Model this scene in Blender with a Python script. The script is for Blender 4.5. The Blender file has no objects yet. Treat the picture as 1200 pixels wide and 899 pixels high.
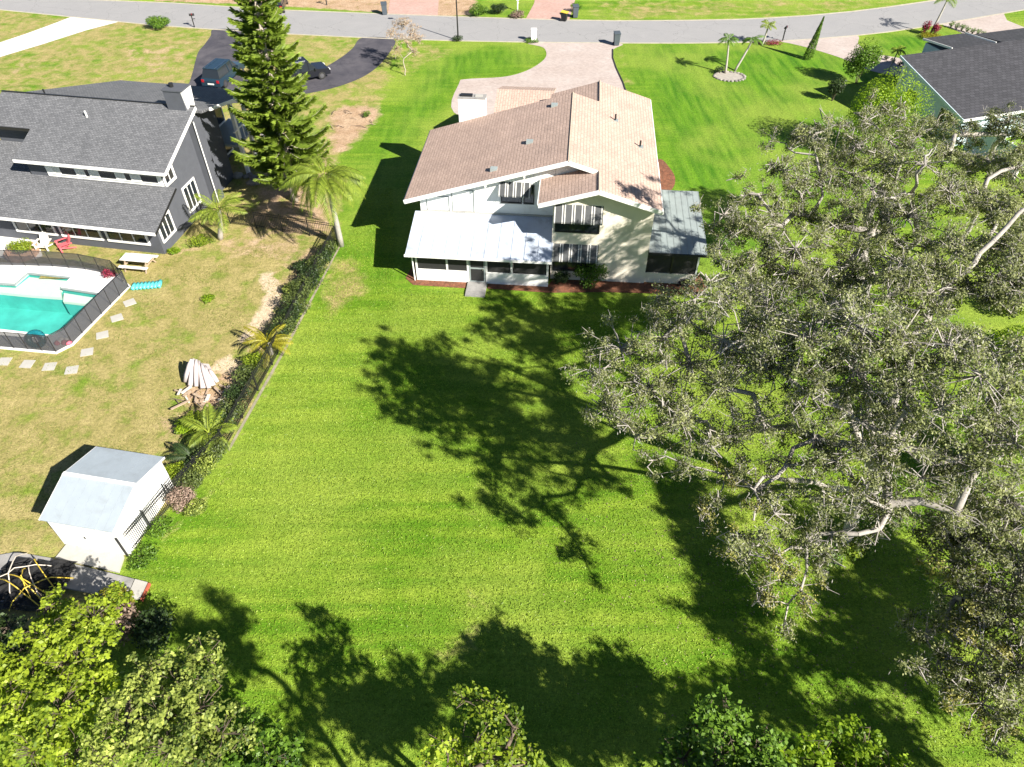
import bpy, bmesh, math, random
import numpy as np
from mathutils import Vector, Matrix
R = math.radians
random.seed(7); RNG = np.random.default_rng(11)
sc = bpy.context.scene
col = sc.collection

# ------------------------------------------------------------ camera, sky, sun, exposure
CAM_H = 27.0; PITCH = R(44.5); FPX = 847.0
cam_d = bpy.data.cameras.new('camera'); cam = bpy.data.objects.new('camera', cam_d); col.objects.link(cam)
cam.location = (0, 0, CAM_H); cam.rotation_euler = (R(90) - PITCH, 0, 0)
cam_d.sensor_width = 36; cam_d.lens = FPX / 1200 * 36; cam_d.clip_end = 2000; cam_d.clip_start = 0.1
sc.camera = cam
SUN_EL = R(35.3); SHADOW_AZ = R(139)
world = bpy.data.worlds.new('World'); sc.world = world; world.use_nodes = True
nt = world.node_tree; bg = nt.nodes['Background']
sky = nt.nodes.new('ShaderNodeTexSky'); sky.sky_type = 'NISHITA'; sky.sun_disc = False
sky.sun_elevation = SUN_EL; sky.sun_rotation = R(131); sky.air_density = 0.6; sky.dust_density = 0.0
nt.links.new(sky.outputs[0], bg.inputs[0]); bg.inputs[1].default_value = 0.05
sun_d = bpy.data.lights.new('sun', 'SUN'); sun = bpy.data.objects.new('sun', sun_d); col.objects.link(sun)
sun_d.energy = 5.0; sun_d.angle = R(0.53); sun_d.color = (1.0, 0.95, 0.86)
LDIR = Vector((math.cos(SHADOW_AZ) * math.cos(SUN_EL), math.sin(SHADOW_AZ) * math.cos(SUN_EL), -math.sin(SUN_EL)))
sun.rotation_euler = LDIR.to_track_quat('-Z', 'Y').to_euler(); sun.location = (30, -26, 30)
sc.view_settings.view_transform = 'Standard'; sc.view_settings.look = 'None'
sc.view_settings.exposure = 1.3; sc.view_settings.gamma = 1.0
sc.render.engine = 'CYCLES'
sc.cycles.max_bounces = 6; sc.cycles.diffuse_bounces = 3; sc.cycles.glossy_bounces = 2
sc.cycles.transmission_bounces = 3; sc.cycles.transparent_max_bounces = 10

# ------------------------------------------------------------ pixel -> ground helper
def W(px, py, z=0.0):
    x = (px - 600) / FPX; y = -(py - 449.5) / FPX
    d = (x, math.cos(PITCH) + y * math.sin(PITCH), -math.sin(PITCH) + y * math.cos(PITCH))
    t = (z - CAM_H) / d[2]
    return Vector((d[0] * t, d[1] * t, z))

# ------------------------------------------------------------ tagging
def tag(o, label=None, cat=None, group=None, kind=None):
    if label: o['label'] = label
    if cat: o['category'] = cat
    if group: o['group'] = group
    if kind: o['kind'] = kind
    return o
def thing(name, label, cat, loc=(0, 0, 0), rz=0.0, group=None):
    o = bpy.data.objects.new(name, None); col.objects.link(o); o.empty_display_size = 0.3
    o.location = loc; o.rotation_euler = (0, 0, rz)
    return tag(o, label, cat, group)
def copy_tree(o, parent=None):
    c = o.copy(); col.objects.link(c)
    if parent is not None: c.parent = parent
    for ch in list(o.children): copy_tree(ch, c)
    return c

# ------------------------------------------------------------ mesh builder
class MB:
    def __init__(s): s.v = []; s.f = []
    def add(s, vs, fs):
        n = len(s.v); s.v += [tuple(p) for p in vs]; s.f += [tuple(i + n for i in f) for f in fs]; return s
    def box(s, x0, y0, z0, x1, y1, z1):
        return s.add([(x0,y0,z0),(x1,y0,z0),(x1,y1,z0),(x0,y1,z0),(x0,y0,z1),(x1,y0,z1),(x1,y1,z1),(x0,y1,z1)],
            [(0,3,2,1),(4,5,6,7),(0,1,5,4),(1,2,6,5),(2,3,7,6),(3,0,4,7)])
    def prism(s, pts, vec):
        n = len(pts); a = [Vector(p) for p in pts]; b = [p + Vector(vec) for p in a]
        return s.add(a + b, [tuple(range(n)), tuple(range(2*n-1, n-1, -1))] + [(i, (i+1) % n, n + (i+1) % n, n + i) for i in range(n)])
    def tube(s, pts, rad, n=6, cap=True):
        pts = [Vector(p) for p in pts]; m = len(pts)
        if not hasattr(rad, '__len__'): rad = [rad] * m
        base = len(s.v)
        for i, p in enumerate(pts):
            d = (pts[min(i+1, m-1)] - pts[max(i-1, 0)])
            if d.length < 1e-6: d = Vector((0,0,1))
            d.normalize(); a = d.cross(Vector((0.31, 0.17, 0.93)))
            if a.length < 0.05: a = d.cross(Vector((1,0,0)))
            a.normalize(); b = d.cross(a)
            for k in range(n):
                t = 2*math.pi*k/n; s.v.append(tuple(p + (a*math.cos(t) + b*math.sin(t))*rad[i]))
        for i in range(m-1):
            for k in range(n):
                k2 = (k+1) % n
                s.f.append((base+i*n+k, base+i*n+k2, base+(i+1)*n+k2, base+(i+1)*n+k))
        if cap:
            s.f.append(tuple(base+k for k in range(n))[::-1]); s.f.append(tuple(base+(m-1)*n+k for k in range(n)))
        return s
    def bar(s, p, q, w, h):
        p, q = Vector(p), Vector(q); d = (q-p).normalized()
        a = d.cross(Vector((0,0,1)));
        if a.length < 0.01: a = Vector((1,0,0))
        a.normalize(); b = a.cross(d); a *= w/2; b *= h/2
        return s.prism([p-a-b, p+a-b, p+a+b, p-a+b], q-p)
    def lathe(s, prof, n=16, c=(0,0,0)):
        base = len(s.v); m = len(prof)
        for r, z in prof:
            for k in range(n):
                t = 2*math.pi*k/n; s.v.append((c[0]+r*math.cos(t), c[1]+r*math.sin(t), c[2]+z))
        for i in range(m-1):
            for k in range(n):
                k2 = (k+1) % n; s.f.append((base+i*n+k, base+i*n+k2, base+(i+1)*n+k2, base+(i+1)*n+k))
        s.f.append(tuple(base+k for k in range(n))[::-1]); s.f.append(tuple(base+(m-1)*n+k for k in range(n)))
        return s
    def build(s, name, mat, parent=None, smooth=False, loc=None, rot=None):
        me = bpy.data.meshes.new(name); me.from_pydata(s.v, [], s.f)
        bm = bmesh.new(); bm.from_mesh(me); bmesh.ops.recalc_face_normals(bm, faces=bm.faces); bm.to_mesh(me); bm.free()
        if smooth: me.polygons.foreach_set('use_smooth', [True]*len(me.polygons))
        me.materials.append(mat)
        o = bpy.data.objects.new(name, me); col.objects.link(o)
        if parent is not None: o.parent = parent
        if loc is not None: o.location = loc
        if rot is not None: o.rotation_euler = rot
        return o
def inst(me_obj, parent, loc, rot=(0,0,0), scale=(1,1,1), name=None):
    o = bpy.data.objects.new(name or me_obj.name.split('.')[0], me_obj.data); col.objects.link(o)
    o.parent = parent; o.location = loc; o.rotation_euler = rot; o.scale = scale
    return o

# ------------------------------------------------------------ materials
def newmat(name):
    m = bpy.data.materials.new(name); m.use_nodes = True
    return m, m.node_tree, m.node_tree.nodes['Principled BSDF']
def N(nt, t, **kw):
    n = nt.nodes.new(t)
    for k, v in kw.items(): setattr(n, k, v)
    return n
def noise(nt, vec, scale, detail=4, rough=0.6, dist=0.0):
    n = N(nt, 'ShaderNodeTexNoise'); n.inputs['Scale'].default_value = scale; n.inputs['Detail'].default_value = detail
    n.inputs['Roughness'].default_value = rough; n.inputs['Distortion'].default_value = dist
    if vec is not None: nt.links.new(vec, n.inputs['Vector'])
    return n.outputs['Fac']
def mixc(nt, fac, a, b, blend='MIX'):
    m = N(nt, 'ShaderNodeMix', data_type='RGBA', blend_type=blend)
    for sock, val in ((m.inputs[0], fac), (m.inputs[6], a), (m.inputs[7], b)):
        if hasattr(val, 'is_output'): nt.links.new(val, sock)
        elif hasattr(val, '__len__'): sock.default_value = (*val[:3], 1)
        else: sock.default_value = val
    return m.outputs[2]
def math_(nt, op, a, b=0.0, c=0.0, clamp=False):
    m = N(nt, 'ShaderNodeMath', operation=op, use_clamp=clamp)
    for i, val in enumerate((a, b, c)):
        if hasattr(val, 'is_output'): nt.links.new(val, m.inputs[i])
        else: m.inputs[i].default_value = val
    return m.outputs[0]
def ramp(nt, fac, lo, hi):
    m = N(nt, 'ShaderNodeMapRange'); nt.links.new(fac, m.inputs[0]); m.inputs[1].default_value = lo; m.inputs[2].default_value = hi
    return m.outputs[0]
def bump(nt, b, h, strength=0.4, dist=0.02):
    n = N(nt, 'ShaderNodeBump'); n.inputs['Strength'].default_value = strength; n.inputs['Distance'].default_value = dist
    nt.links.new(h, n.inputs['Height']); nt.links.new(n.outputs[0], b.inputs['Normal'])
def coords(nt, kind='Object'):
    return N(nt, 'ShaderNodeTexCoord').outputs[kind]
def simple(name, c, rough=0.7, var=0.25, scale=3.0, metal=0.0, bmp=0.15, dirt=None, dirt_amt=0.3, fine=40.0):
    m, nt, b = newmat(name); v = coords(nt)
    n1 = noise(nt, v, scale, 5); n2 = noise(nt, v, fine, 3)
    k = math_(nt, 'ADD', math_(nt, 'MULTIPLY', n1, 0.6), math_(nt, 'MULTIPLY', n2, 0.4))
    k = ramp(nt, k, 0.3, 0.7)
    lo = [x*(1-var) for x in c]; hi = [min(1, x*(1+var)) for x in c]
    cc = mixc(nt, k, lo, hi)
    if dirt:
        d = ramp(nt, noise(nt, v, scale*0.7, 6, 0.7, 0.6), 0.5, 0.75)
        cc = mixc(nt, math_(nt, 'MULTIPLY', d, dirt_amt), cc, dirt)
    nt.links.new(cc, b.inputs['Base Color']); b.inputs['Roughness'].default_value = rough; b.inputs['Metallic'].default_value = metal
    if bmp: bump(nt, b, n2, bmp, 0.01)
    return m
def shingle(name, c1, c2, mortar, along, roww=0.95, rowh=0.19, var=0.3):
    """courses parallel to the local axis `along` ('y': rows step in x; 'x': rows step in y)"""
    m, nt, b = newmat(name); v = coords(nt)
    sep = N(nt, 'ShaderNodeSeparateXYZ'); nt.links.new(v, sep.inputs[0]); cmb = N(nt, 'ShaderNodeCombineXYZ')
    a, r = (1, 0) if along == 'y' else (0, 1)
    nt.links.new(sep.outputs[a], cmb.inputs[0]); nt.links.new(sep.outputs[r], cmb.inputs[1])
    br = N(nt, 'ShaderNodeTexBrick'); nt.links.new(cmb.outputs[0], br.inputs['Vector'])
    br.inputs['Color1'].default_value = (*c1, 1); br.inputs['Color2'].default_value = (*c2, 1); br.inputs['Mortar'].default_value = (*mortar, 1)
    br.inputs['Scale'].default_value = 1.0; br.inputs['Brick Width'].default_value = roww; br.inputs['Row Height'].default_value = rowh
    br.inputs['Mortar Size'].default_value = 0.022; br.inputs['Mortar Smooth'].default_value = 0.6
    n1 = ramp(nt, noise(nt, v, 0.7, 5, 0.65), 0.3, 0.7); n2 = ramp(nt, noise(nt, v, 16, 3), 0.25, 0.75)
    cc = mixc(nt, var, br.outputs['Color'], mixc(nt, n1, (0.35, 0.35, 0.35), (1.0, 0.98, 0.95)), 'MULTIPLY')
    cc = mixc(nt, 0.65, cc, mixc(nt, n2, (0.45, 0.45, 0.45), (1.25, 1.22, 1.2)), 'MULTIPLY')
    nt.links.new(cc, b.inputs['Base Color']); b.inputs['Roughness'].default_value = 0.9
    h = math_(nt, 'ADD', math_(nt, 'MULTIPLY', br.outputs['Fac'], -1.0), math_(nt, 'MULTIPLY', n2, 0.5)); bump(nt, b, h, 0.5, 0.02)
    return m
def leafmat(name, dark, light, trans=0.3, tint=None):
    m, nt, b = newmat(name); a = N(nt, 'ShaderNodeAttribute', attribute_name='tone')
    cc = mixc(nt, a.outputs['Fac'], dark, light)
    nt.links.new(cc, b.inputs['Base Color']); b.inputs['Roughness'].default_value = 0.5
    b.inputs['Specular IOR Level'].default_value = 0.35
    t = N(nt, 'ShaderNodeBsdfTranslucent'); nt.links.new(mixc(nt, 1.0, cc, tint or (1.0, 1.1, 0.5), 'MULTIPLY'), t.inputs[0])
    ms = N(nt, 'ShaderNodeMixShader'); ms.inputs[0].default_value = trans
    nt.links.new(b.outputs[0], ms.inputs[1]); nt.links.new(t.outputs[0], ms.inputs[2])
    nt.links.new(ms.outputs[0], nt.nodes['Material Output'].inputs[0])
    return m
def meshmat(name, c, alpha):
    m, nt, b = newmat(name); b.inputs['Base Color'].default_value = (*c, 1); b.inputs['Roughness'].default_value = 0.8
    t = N(nt, 'ShaderNodeBsdfTransparent'); ms = N(nt, 'ShaderNodeMixShader'); ms.inputs[0].default_value = alpha
    nt.links.new(t.outputs[0], ms.inputs[1]); nt.links.new(b.outputs[0], ms.inputs[2])
    nt.links.new(ms.outputs[0], nt.nodes['Material Output'].inputs[0])
    return m
def glass(name, c=(0.02, 0.025, 0.03)):
    m, nt, b = newmat(name); b.inputs['Base Color'].default_value = (*c, 1); b.inputs['Roughness'].default_value = 0.06
    b.inputs['Specular IOR Level'].default_value = 0.7
    return m

M = dict(
    tan_roof=shingle('tan_shingles', (0.585, 0.43, 0.355), (0.515, 0.375, 0.308), (0.37, 0.265, 0.215), 'y', 0.55, 0.19),
    grey_roof=shingle('grey_shingles', (0.20, 0.205, 0.22), (0.125, 0.13, 0.142), (0.10, 0.103, 0.11), 'x', 0.22, 0.13, 0.3),
    dark_roof=shingle('charcoal_shingles', (0.062, 0.062, 0.072), (0.04, 0.04, 0.047), (0.016, 0.016, 0.019), 'x', 0.45, 0.30, 0.2),
    ridge=simple('ridge_cap', (0.42, 0.32, 0.25), 0.9, 0.2, 6),
    white=simple('white_paint', (0.8, 0.79, 0.76), 0.6, 0.04, 1.5, dirt=(0.45, 0.43, 0.38), dirt_amt=0.25),
    stucco=simple('cream_stucco', (0.70, 0.64, 0.53), 0.85, 0.1, 1.2, dirt=(0.4, 0.35, 0.27), dirt_amt=0.5),
    chalk=simple('chalk_white', (0.78, 0.77, 0.75), 0.8, 0.05, 1.5, dirt=(0.42, 0.38, 0.32), dirt_amt=0.45),
    metal_white=simple('white_roof_metal', (0.47, 0.53, 0.63), 0.35, 0.08, 0.8, dirt=(0.12, 0.12, 0.13), dirt_amt=0.7),
    metal_grey=simple('grey_roof_metal', (0.27, 0.31, 0.305), 0.5, 0.12, 1.2, dirt=(0.2, 0.2, 0.19), dirt_amt=0.4),
    slate=simple('slate_stucco', (0.075, 0.08, 0.095), 0.85, 0.15, 2.0),
    soffit=simple('soffit_paint', (0.55, 0.56, 0.55), 0.7, 0.05),
    awning_white=simple('awning_white', (0.5, 0.49, 0.47), 0.6, 0.12, 3, dirt=(0.25, 0.24, 0.22), dirt_amt=0.5),
    dark_awning=simple('dark_awning_metal', (0.06, 0.063, 0.066), 0.6, 0.2),
    glass=glass('window_glass'), screen=simple('insect_screen', (0.018, 0.018, 0.018), 0.75, 0.3, 4),
    screen_frame=simple('screen_frame', (0.62, 0.62, 0.6), 0.6, 0.1),
    black=simple('black_metal', (0.015, 0.015, 0.016), 0.45, 0.2),
    blue_wall=simple('pale_blue_stucco', (0.50, 0.60, 0.66), 0.8, 0.06, 2),
    concrete=simple('concrete', (0.40, 0.385, 0.35), 0.9, 0.15, 1.3, dirt=(0.2, 0.19, 0.17), dirt_amt=0.4),
    slab=simple('old_concrete', (0.27, 0.26, 0.25), 0.95, 0.3, 2.0, dirt=(0.12, 0.12, 0.11), dirt_amt=0.6),
    paving_white=simple('white_paving', (0.66, 0.64, 0.61), 0.9, 0.1, 1.0),
    pool_deck=simple('pool_deck', (0.74, 0.73, 0.70), 0.85, 0.05, 1.5),
    mulch=simple('red_mulch', (0.17, 0.065, 0.033), 1.0, 0.75, 4, bmp=1.0, fine=14, dirt=(0.06, 0.05, 0.03), dirt_amt=0.8),
    bark=simple('oak_bark', (0.33, 0.30, 0.265), 0.95, 0.35, 4, bmp=0.6, fine=25),
    bark_dark=simple('brown_bark', (0.12, 0.09, 0.065), 0.95, 0.35, 5, bmp=0.6, fine=25),
    bark_pale=simple('pale_bark', (0.42, 0.36, 0.29), 0.95, 0.25, 5, bmp=0.5, fine=25),
    palm_trunk=simple('palm_trunk', (0.36, 0.33, 0.29), 0.95, 0.25, 6, bmp=0.6, fine=18),
    moss=leafmat('moss_strands', (0.18, 0.175, 0.15), (0.44, 0.42, 0.38), 0.15, (1, 1, 1)),
    oak_leaf=leafmat('oak_leaf', (0.052, 0.066, 0.022), (0.40, 0.425, 0.17), 0.35),
    oak_leaf2=leafmat('oak_leaf_yellow', (0.08, 0.09, 0.02), (0.48, 0.45, 0.12), 0.3),
    lime_leaf=leafmat('lime_leaf', (0.065, 0.125, 0.008), (0.38, 0.47, 0.035), 0.4),
    pale_leaf=leafmat('pale_leaf', (0.045, 0.09, 0.010), (0.46, 0.52, 0.11), 0.35),
    green_leaf=leafmat('green_leaf', (0.03, 0.08, 0.008), (0.19, 0.33, 0.03), 0.35),
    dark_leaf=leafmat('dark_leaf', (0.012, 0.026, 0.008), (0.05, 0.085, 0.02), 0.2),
    bright_leaf=leafmat('bright_leaf', (0.09, 0.18, 0.008), (0.36, 0.50, 0.025), 0.45),
    pine_leaf=leafmat('pine_needles', (0.045, 0.09, 0.014), (0.30, 0.40, 0.045), 0.35),
    palm_leaf=leafmat('palm_leaf', (0.07, 0.12, 0.012), (0.33, 0.40, 0.05), 0.35),
    red_leaf=leafmat('red_leaf', (0.10, 0.012, 0.02), (0.42, 0.05, 0.10), 0.3, (1.1, 0.8, 0.8)),
    maroon_leaf=leafmat('maroon_leaf', (0.015, 0.008, 0.010), (0.06, 0.022, 0.03), 0.15, (1, 0.8, 0.8)),
    gold_leaf=leafmat('gold_leaf', (0.16, 0.15, 0.012), (0.42, 0.38, 0.03), 0.35),
    blossom=leafmat('blossom', (0.30, 0.20, 0.12), (0.62, 0.47, 0.33), 0.3, (1, 0.9, 0.8)),
    dead_leaf=leafmat('dead_leaf', (0.13, 0.085, 0.06), (0.36, 0.26, 0.20), 0.2, (1, 0.9, 0.8)),
    scrub_leaf=leafmat('scrub_leaf', (0.02, 0.04, 0.012), (0.15, 0.19, 0.045), 0.25),
    grass_leaf=leafmat('grass_tuft', (0.10, 0.15, 0.02), (0.26, 0.30, 0.06), 0.3),
    bin=simple('bin_plastic', (0.07, 0.085, 0.10), 0.5, 0.15), bin_black=simple('black_bin', (0.015, 0.015, 0.017), 0.5, 0.15),
    yellow=simple('yellow_paint', (0.62, 0.45, 0.05), 0.5, 0.15), rubber=simple('rubber', (0.02, 0.02, 0.02), 0.9, 0.2),
    paint_blue=simple('dark_blue_car_paint', (0.015, 0.035, 0.055), 0.22, 0.05, bmp=0), paint_black=simple('black_car_paint', (0.012, 0.013, 0.018), 0.2, 0.05, bmp=0),
    chrome=simple('chrome', (0.7, 0.7, 0.7), 0.2, 0.05, metal=1.0, bmp=0), red_lamp=simple('red_lamp', (0.35, 0.01, 0.02), 0.25, 0.1, bmp=0),
    wood=simple('weathered_wood', (0.36, 0.27, 0.19), 0.9, 0.35, 5), wood_pale=simple('pale_wood', (0.55, 0.49, 0.42), 0.9, 0.2, 5),
    pink=simple('pink_plastic', (0.60, 0.12, 0.14), 0.5, 0.08), cream_pl=simple('cream_plastic', (0.72, 0.68, 0.62), 0.6, 0.06),
    aqua=simple('aqua_vinyl', (0.10, 0.55, 0.55), 0.35, 0.12), teal=simple('teal_vinyl', (0.01, 0.14, 0.17), 0.3, 0.2), navy=simple('navy_cushion', (0.015, 0.05, 0.16), 0.8, 0.15),
    cloth=simple('pale_canvas', (0.46, 0.40, 0.385), 0.9, 0.12, 3), terracotta=simple('terracotta', (0.5, 0.30, 0.2), 0.9, 0.15),
    stone=simple('stone', (0.33, 0.30, 0.26), 0.9, 0.25, 3), rock_dark=simple('grey_rock', (0.22, 0.2, 0.18), 0.95, 0.3, 3),
    pool_mesh=meshmat('pool_fence_mesh', (0.05, 0.05, 0.055), 0.5), black_net=meshmat('black_netting', (0.006, 0.006, 0.007), 0.9),
    brick_red=simple('red_edging', (0.4, 0.09, 0.05), 0.9, 0.2), flower=simple('flower_pink', (0.6, 0.1, 0.15), 0.7, 0.2),
)
def paver_mat(name, c, scale=4.0):
    m, nt, b = newmat(name); v = coords(nt)
    br = N(nt, 'ShaderNodeTexBrick'); nt.links.new(v, br.inputs['Vector']); br.inputs['Scale'].default_value = 1.0
    br.inputs['Brick Width'].default_value = 0.24; br.inputs['Row Height'].default_value = 0.12; br.inputs['Mortar Size'].default_value = 0.008
    br.inputs['Color1'].default_value = (*[x*1.06 for x in c], 1); br.inputs['Color2'].default_value = (*[x*0.86 for x in c], 1); br.inputs['Mortar'].default_value = (*[x*0.7 for x in c], 1)
    n1 = ramp(nt, noise(nt, v, 0.35, 5), 0.35, 0.65); n2 = ramp(nt, noise(nt, v, 2.5, 5, 0.7), 0.35, 0.65)
    cc = mixc(nt, 0.5, br.outputs['Color'], mixc(nt, n1, (0.82, 0.76, 0.72), (1.05, 1.05, 1.05)), 'MULTIPLY')
    cc = mixc(nt, 0.5, cc, mixc(nt, n2, (0.85, 0.84, 0.84), (1.05, 1.05, 1.05)), 'MULTIPLY')
    nt.links.new(cc, b.inputs['Base Color']); b.inputs['Roughness'].default_value = 0.9
    return m
M['paver_pale'] = paver_mat('pale_pavers', (0.47, 0.40, 0.365)); M['paver_pink'] = paver_mat('pink_pavers', (0.50, 0.33, 0.28))
def asphalt(name, c, patch, patch_amt=0.5):
    m, nt, b = newmat(name); v = coords(nt)
    n1 = ramp(nt, noise(nt, v, 0.5, 6, 0.65, 0.4), 0.35, 0.7); n2 = ramp(nt, noise(nt, v, 30, 3), 0.3, 0.7)
    cc = mixc(nt, math_(nt, 'MULTIPLY', n1, patch_amt), c, patch)
    cc = mixc(nt, 0.6, cc, mixc(nt, n2, (0.75, 0.75, 0.75), (1.15, 1.15, 1.15)), 'MULTIPLY')
    vo = N(nt, 'ShaderNodeTexVoronoi', feature='DISTANCE_TO_EDGE'); vo.inputs['Scale'].default_value = 0.22
    vv = N(nt, 'ShaderNodeVectorMath', operation='ADD'); nz = N(nt, 'ShaderNodeTexNoise'); nz.inputs['Scale'].default_value = 1.2; nt.links.new(v, nz.inputs['Vector'])
    nt.links.new(v, vv.inputs[0]); nt.links.new(nz.outputs['Color'], vv.inputs[1]); nt.links.new(vv.outputs[0], vo.inputs['Vector'])
    crack = math_(nt, 'LESS_THAN', vo.outputs['Distance'], 0.004)
    cc = mixc(nt, math_(nt, 'MULTIPLY', crack, 0.45), cc, [x*0.4 for x in c])
    nt.links.new(cc, b.inputs['Base Color']); b.inputs['Roughness'].default_value = 0.9; bump(nt, b, n2, 0.3, 0.01)
    return m
M['road'] = asphalt('road_asphalt', (0.27, 0.265, 0.265), (0.32, 0.31, 0.305)); M['drive_dark'] = asphalt('dark_asphalt', (0.042, 0.040, 0.052), (0.11, 0.10, 0.11), 0.8)

# ------------------------------------------------------------ ground with grass, dry patches and soil
def wp(pts): return [tuple(W(x, y)[:2]) for x, y in pts]
def sdist(X, Y, poly):
    d = np.full(X.shape, 1e9); inside = np.zeros(X.shape, bool); n = len(poly)
    for i in range(n):
        x0, y0 = poly[i]; x1, y1 = poly[(i+1) % n]; ex, ey = x1-x0, y1-y0
        t = np.clip(((X-x0)*ex + (Y-y0)*ey)/(ex*ex+ey*ey+1e-9), 0, 1)
        d = np.minimum(d, np.hypot(X-x0-t*ex, Y-y0-t*ey))
        c = ((y0 > Y) != (y1 > Y)) & (X < (x1-x0)*(Y-y0)/((y1-y0) if abs(y1-y0) > 1e-9 else 1e-9) + x0); inside ^= c
    return np.where(inside, d, -d)
def mask(X, Y, poly, soft): return np.clip(0.5 + sdist(X, Y, poly)/soft, 0, 1)
FENCE = [W(397, 268), W(395, 283), W(335, 400), W(265, 525), W(205, 590), W(150, 652)]
POOL_DECK = wp([(-90, 306), (0, 309), (60, 311), (100, 315), (138, 322), (153, 336), (86, 405), (66, 415), (0, 409), (-90, 400)])
POOL = wp([(-60, 330), (0, 333), (18, 334), (33, 321), (84, 326), (72, 338), (117, 345), (76, 388), (62, 394), (0, 387), (-60, 380)])
def make_ground():
    def axis(lo, hi, step, far):
        a = list(np.arange(lo, hi + 1e-6, step)); s = step; x = hi
        while x < far: s *= 1.6; x += s; a.append(x)
        s = step; x = lo
        while x > -far: s *= 1.6; x -= s; a.insert(0, x)
        return np.array(a)
    xs = axis(-62, 62, 0.45, 700); ys = axis(4, 96, 0.45, 700)
    X, Y = np.meshgrid(xs, ys); nx, ny = len(xs), len(ys)
    dry = np.zeros(X.shape); dirt = np.zeros(X.shape); lush = np.zeros(X.shape)
    left_yard = [tuple(p[:2]) for p in FENCE] + [(-17.5, 13.5), (-40, 10), (-90, 20), (-90, 60), (-22, 60), (-12.5, 50)]
    dry = np.maximum(dry, 0.80*mask(X, Y, left_yard, 0.7))
    front_left = wp([(-60, 30), (0, 12), (250, 33), (425, 43), (470, 48), (455, 110), (400, 175), (385, 250), (220, 200), (-60, 200)])
    dry = np.maximum(dry, 0.66*mask(X, Y, front_left, 1.5))
    dry = np.maximum(dry, 0.30*mask(X, Y, wp([(320, 38), (425, 44), (400, 66), (360, 86), (300, 92)]), 1.5))
    dry = np.maximum(dry, 0.75*mask(X, Y, wp([(395, 300), (430, 312), (425, 345), (385, 372), (375, 345)]), 1.2))
    dry = np.maximum(dry, 0.5*mask(X, Y, wp([(448, 60), (500, 48), (530, 60), (500, 75), (470, 95)]), 2.0))
    dry = np.maximum(dry, 0.40*mask(X, Y, wp([(670, -40), (1080, -40), (1060, 8), (900, 21), (690, 24)]), 2.0))
    dry = np.maximum(dry, 0.6*mask(X, Y, wp([(700, 5), (850, 5), (850, 20), (740, 22)]), 3.0))
    dry = np.maximum(dry, 0.35*mask(X, Y, wp([(722, 55), (740, 70), (745, 120), (730, 115), (724, 80)]), 1.2))
    dry = np.maximum(dry, 0.28*mask(X, Y, wp([(560, 590), (640, 600), (640, 640), (560, 640)]), 4))
    dry = np.maximum(dry, 0.35*mask(X, Y, wp([(500, 720), (560, 690), (600, 740), (560, 790), (510, 780)]), 3))
    for p, a, s in (([(383, 130), (412, 122), (442, 125), (448, 135), (430, 155), (405, 180), (385, 178)], 1.0, 1.6),
                    ([(180, 2), (300, 6), (460, 16), (520, 20), (560, 18), (560, -40), (180, -40)], 0.95, 1.0),
                    ([(302, 322), (318, 318), (332, 340), (318, 372), (292, 402), (278, 400), (300, 370), (312, 345)], 1.0, 0.6),
                    ([(245, 425), (275, 415), (300, 430), (290, 455), (250, 450)], 0.9, 0.9), ([(205, 450), (250, 455), (285, 455), (262, 490), (215, 478)], 1.0, 0.8),
                    ([(330, 290), (395, 285), (372, 330), (345, 380), (300, 420), (260, 440), (300, 390), (330, 340)], 0.75, 1.5),
                    ([(255, 270), (370, 275), (365, 310), (300, 308), (240, 300)], 0.62, 2.0), ([(180, 490), (215, 480), (225, 520), (190, 530)], 0.7, 1.2),
                    ([(215, 285), (240, 290), (225, 300), (195, 300)], 0.7, 1.0), ([(280, 275), (310, 190), (345, 150), (395, 185), (390, 280)], 0.8, 1.5),
                    ([(80, 70), (0, 95), (0, 75), (30, 70)], 0.5, 2.0), ([(140, 55), (230, 45), (215, 95), (130, 90)], 0.5, 3.0),
                    ([(200, 600), (260, 560), (310, 445), (395, 290), (402, 290), (330, 430), (275, 560), (215, 620), (165, 668)], 0.55, 0.7)):
        dirt = np.maximum(dirt, a*mask(X, Y, wp(p), s))
    lush = np.maximum(mask(X, Y, wp([(722, 49), (960, 49), (1030, 80), (1010, 160), (900, 300), (800, 330), (778, 240), (755, 120)]), 6.0),
                      0.8*mask(X, Y, wp([(500, 60), (635, 50), (640, 70), (540, 95), (500, 150), (455, 200), (440, 180)]), 3.0))
    lush = np.maximum(lush, mask(X, Y, wp([(1010, 45), (1100, 33), (1180, 60), (1050, 70)]), 2.0))
    lush = np.maximum(lush, 0.75*mask(X, Y, wp([(440, 130), (480, 140), (470, 330), (410, 330)]), 4.0))
    lush = np.maximum(lush, 0.5*mask(X, Y, wp([(520, 0), (625, 0), (610, 20), (560, 18)]), 2.0))
    sand = np.maximum(mask(X, Y, wp([(301, 321), (318, 317), (333, 340), (322, 370), (295, 404), (276, 402), (298, 370), (310, 345)]), 0.5), 0.9*mask(X, Y, wp([(246, 428), (270, 414), (288, 424), (276, 440), (250, 440)]), 0.6))
    hole = sdist(X, Y, POOL_DECK) > 0.9
    verts = np.stack([X.ravel(), Y.ravel(), np.zeros(X.size)], 1)
    idx = np.arange(nx*ny).reshape(ny, nx)
    q = np.stack([idx[:-1, :-1], idx[:-1, 1:], idx[1:, 1:], idx[1:, :-1]], -1).reshape(-1, 4)
    hz = (hole[:-1, :-1] & hole[:-1, 1:] & hole[1:, 1:] & hole[1:, :-1]).ravel()
    q = q[~hz]
    me = bpy.data.meshes.new('ground'); me.vertices.add(len(verts)); me.vertices.foreach_set('co', verts.ravel())
    me.loops.add(q.size); me.loops.foreach_set('vertex_index', q.ravel().astype(np.int32))
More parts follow.
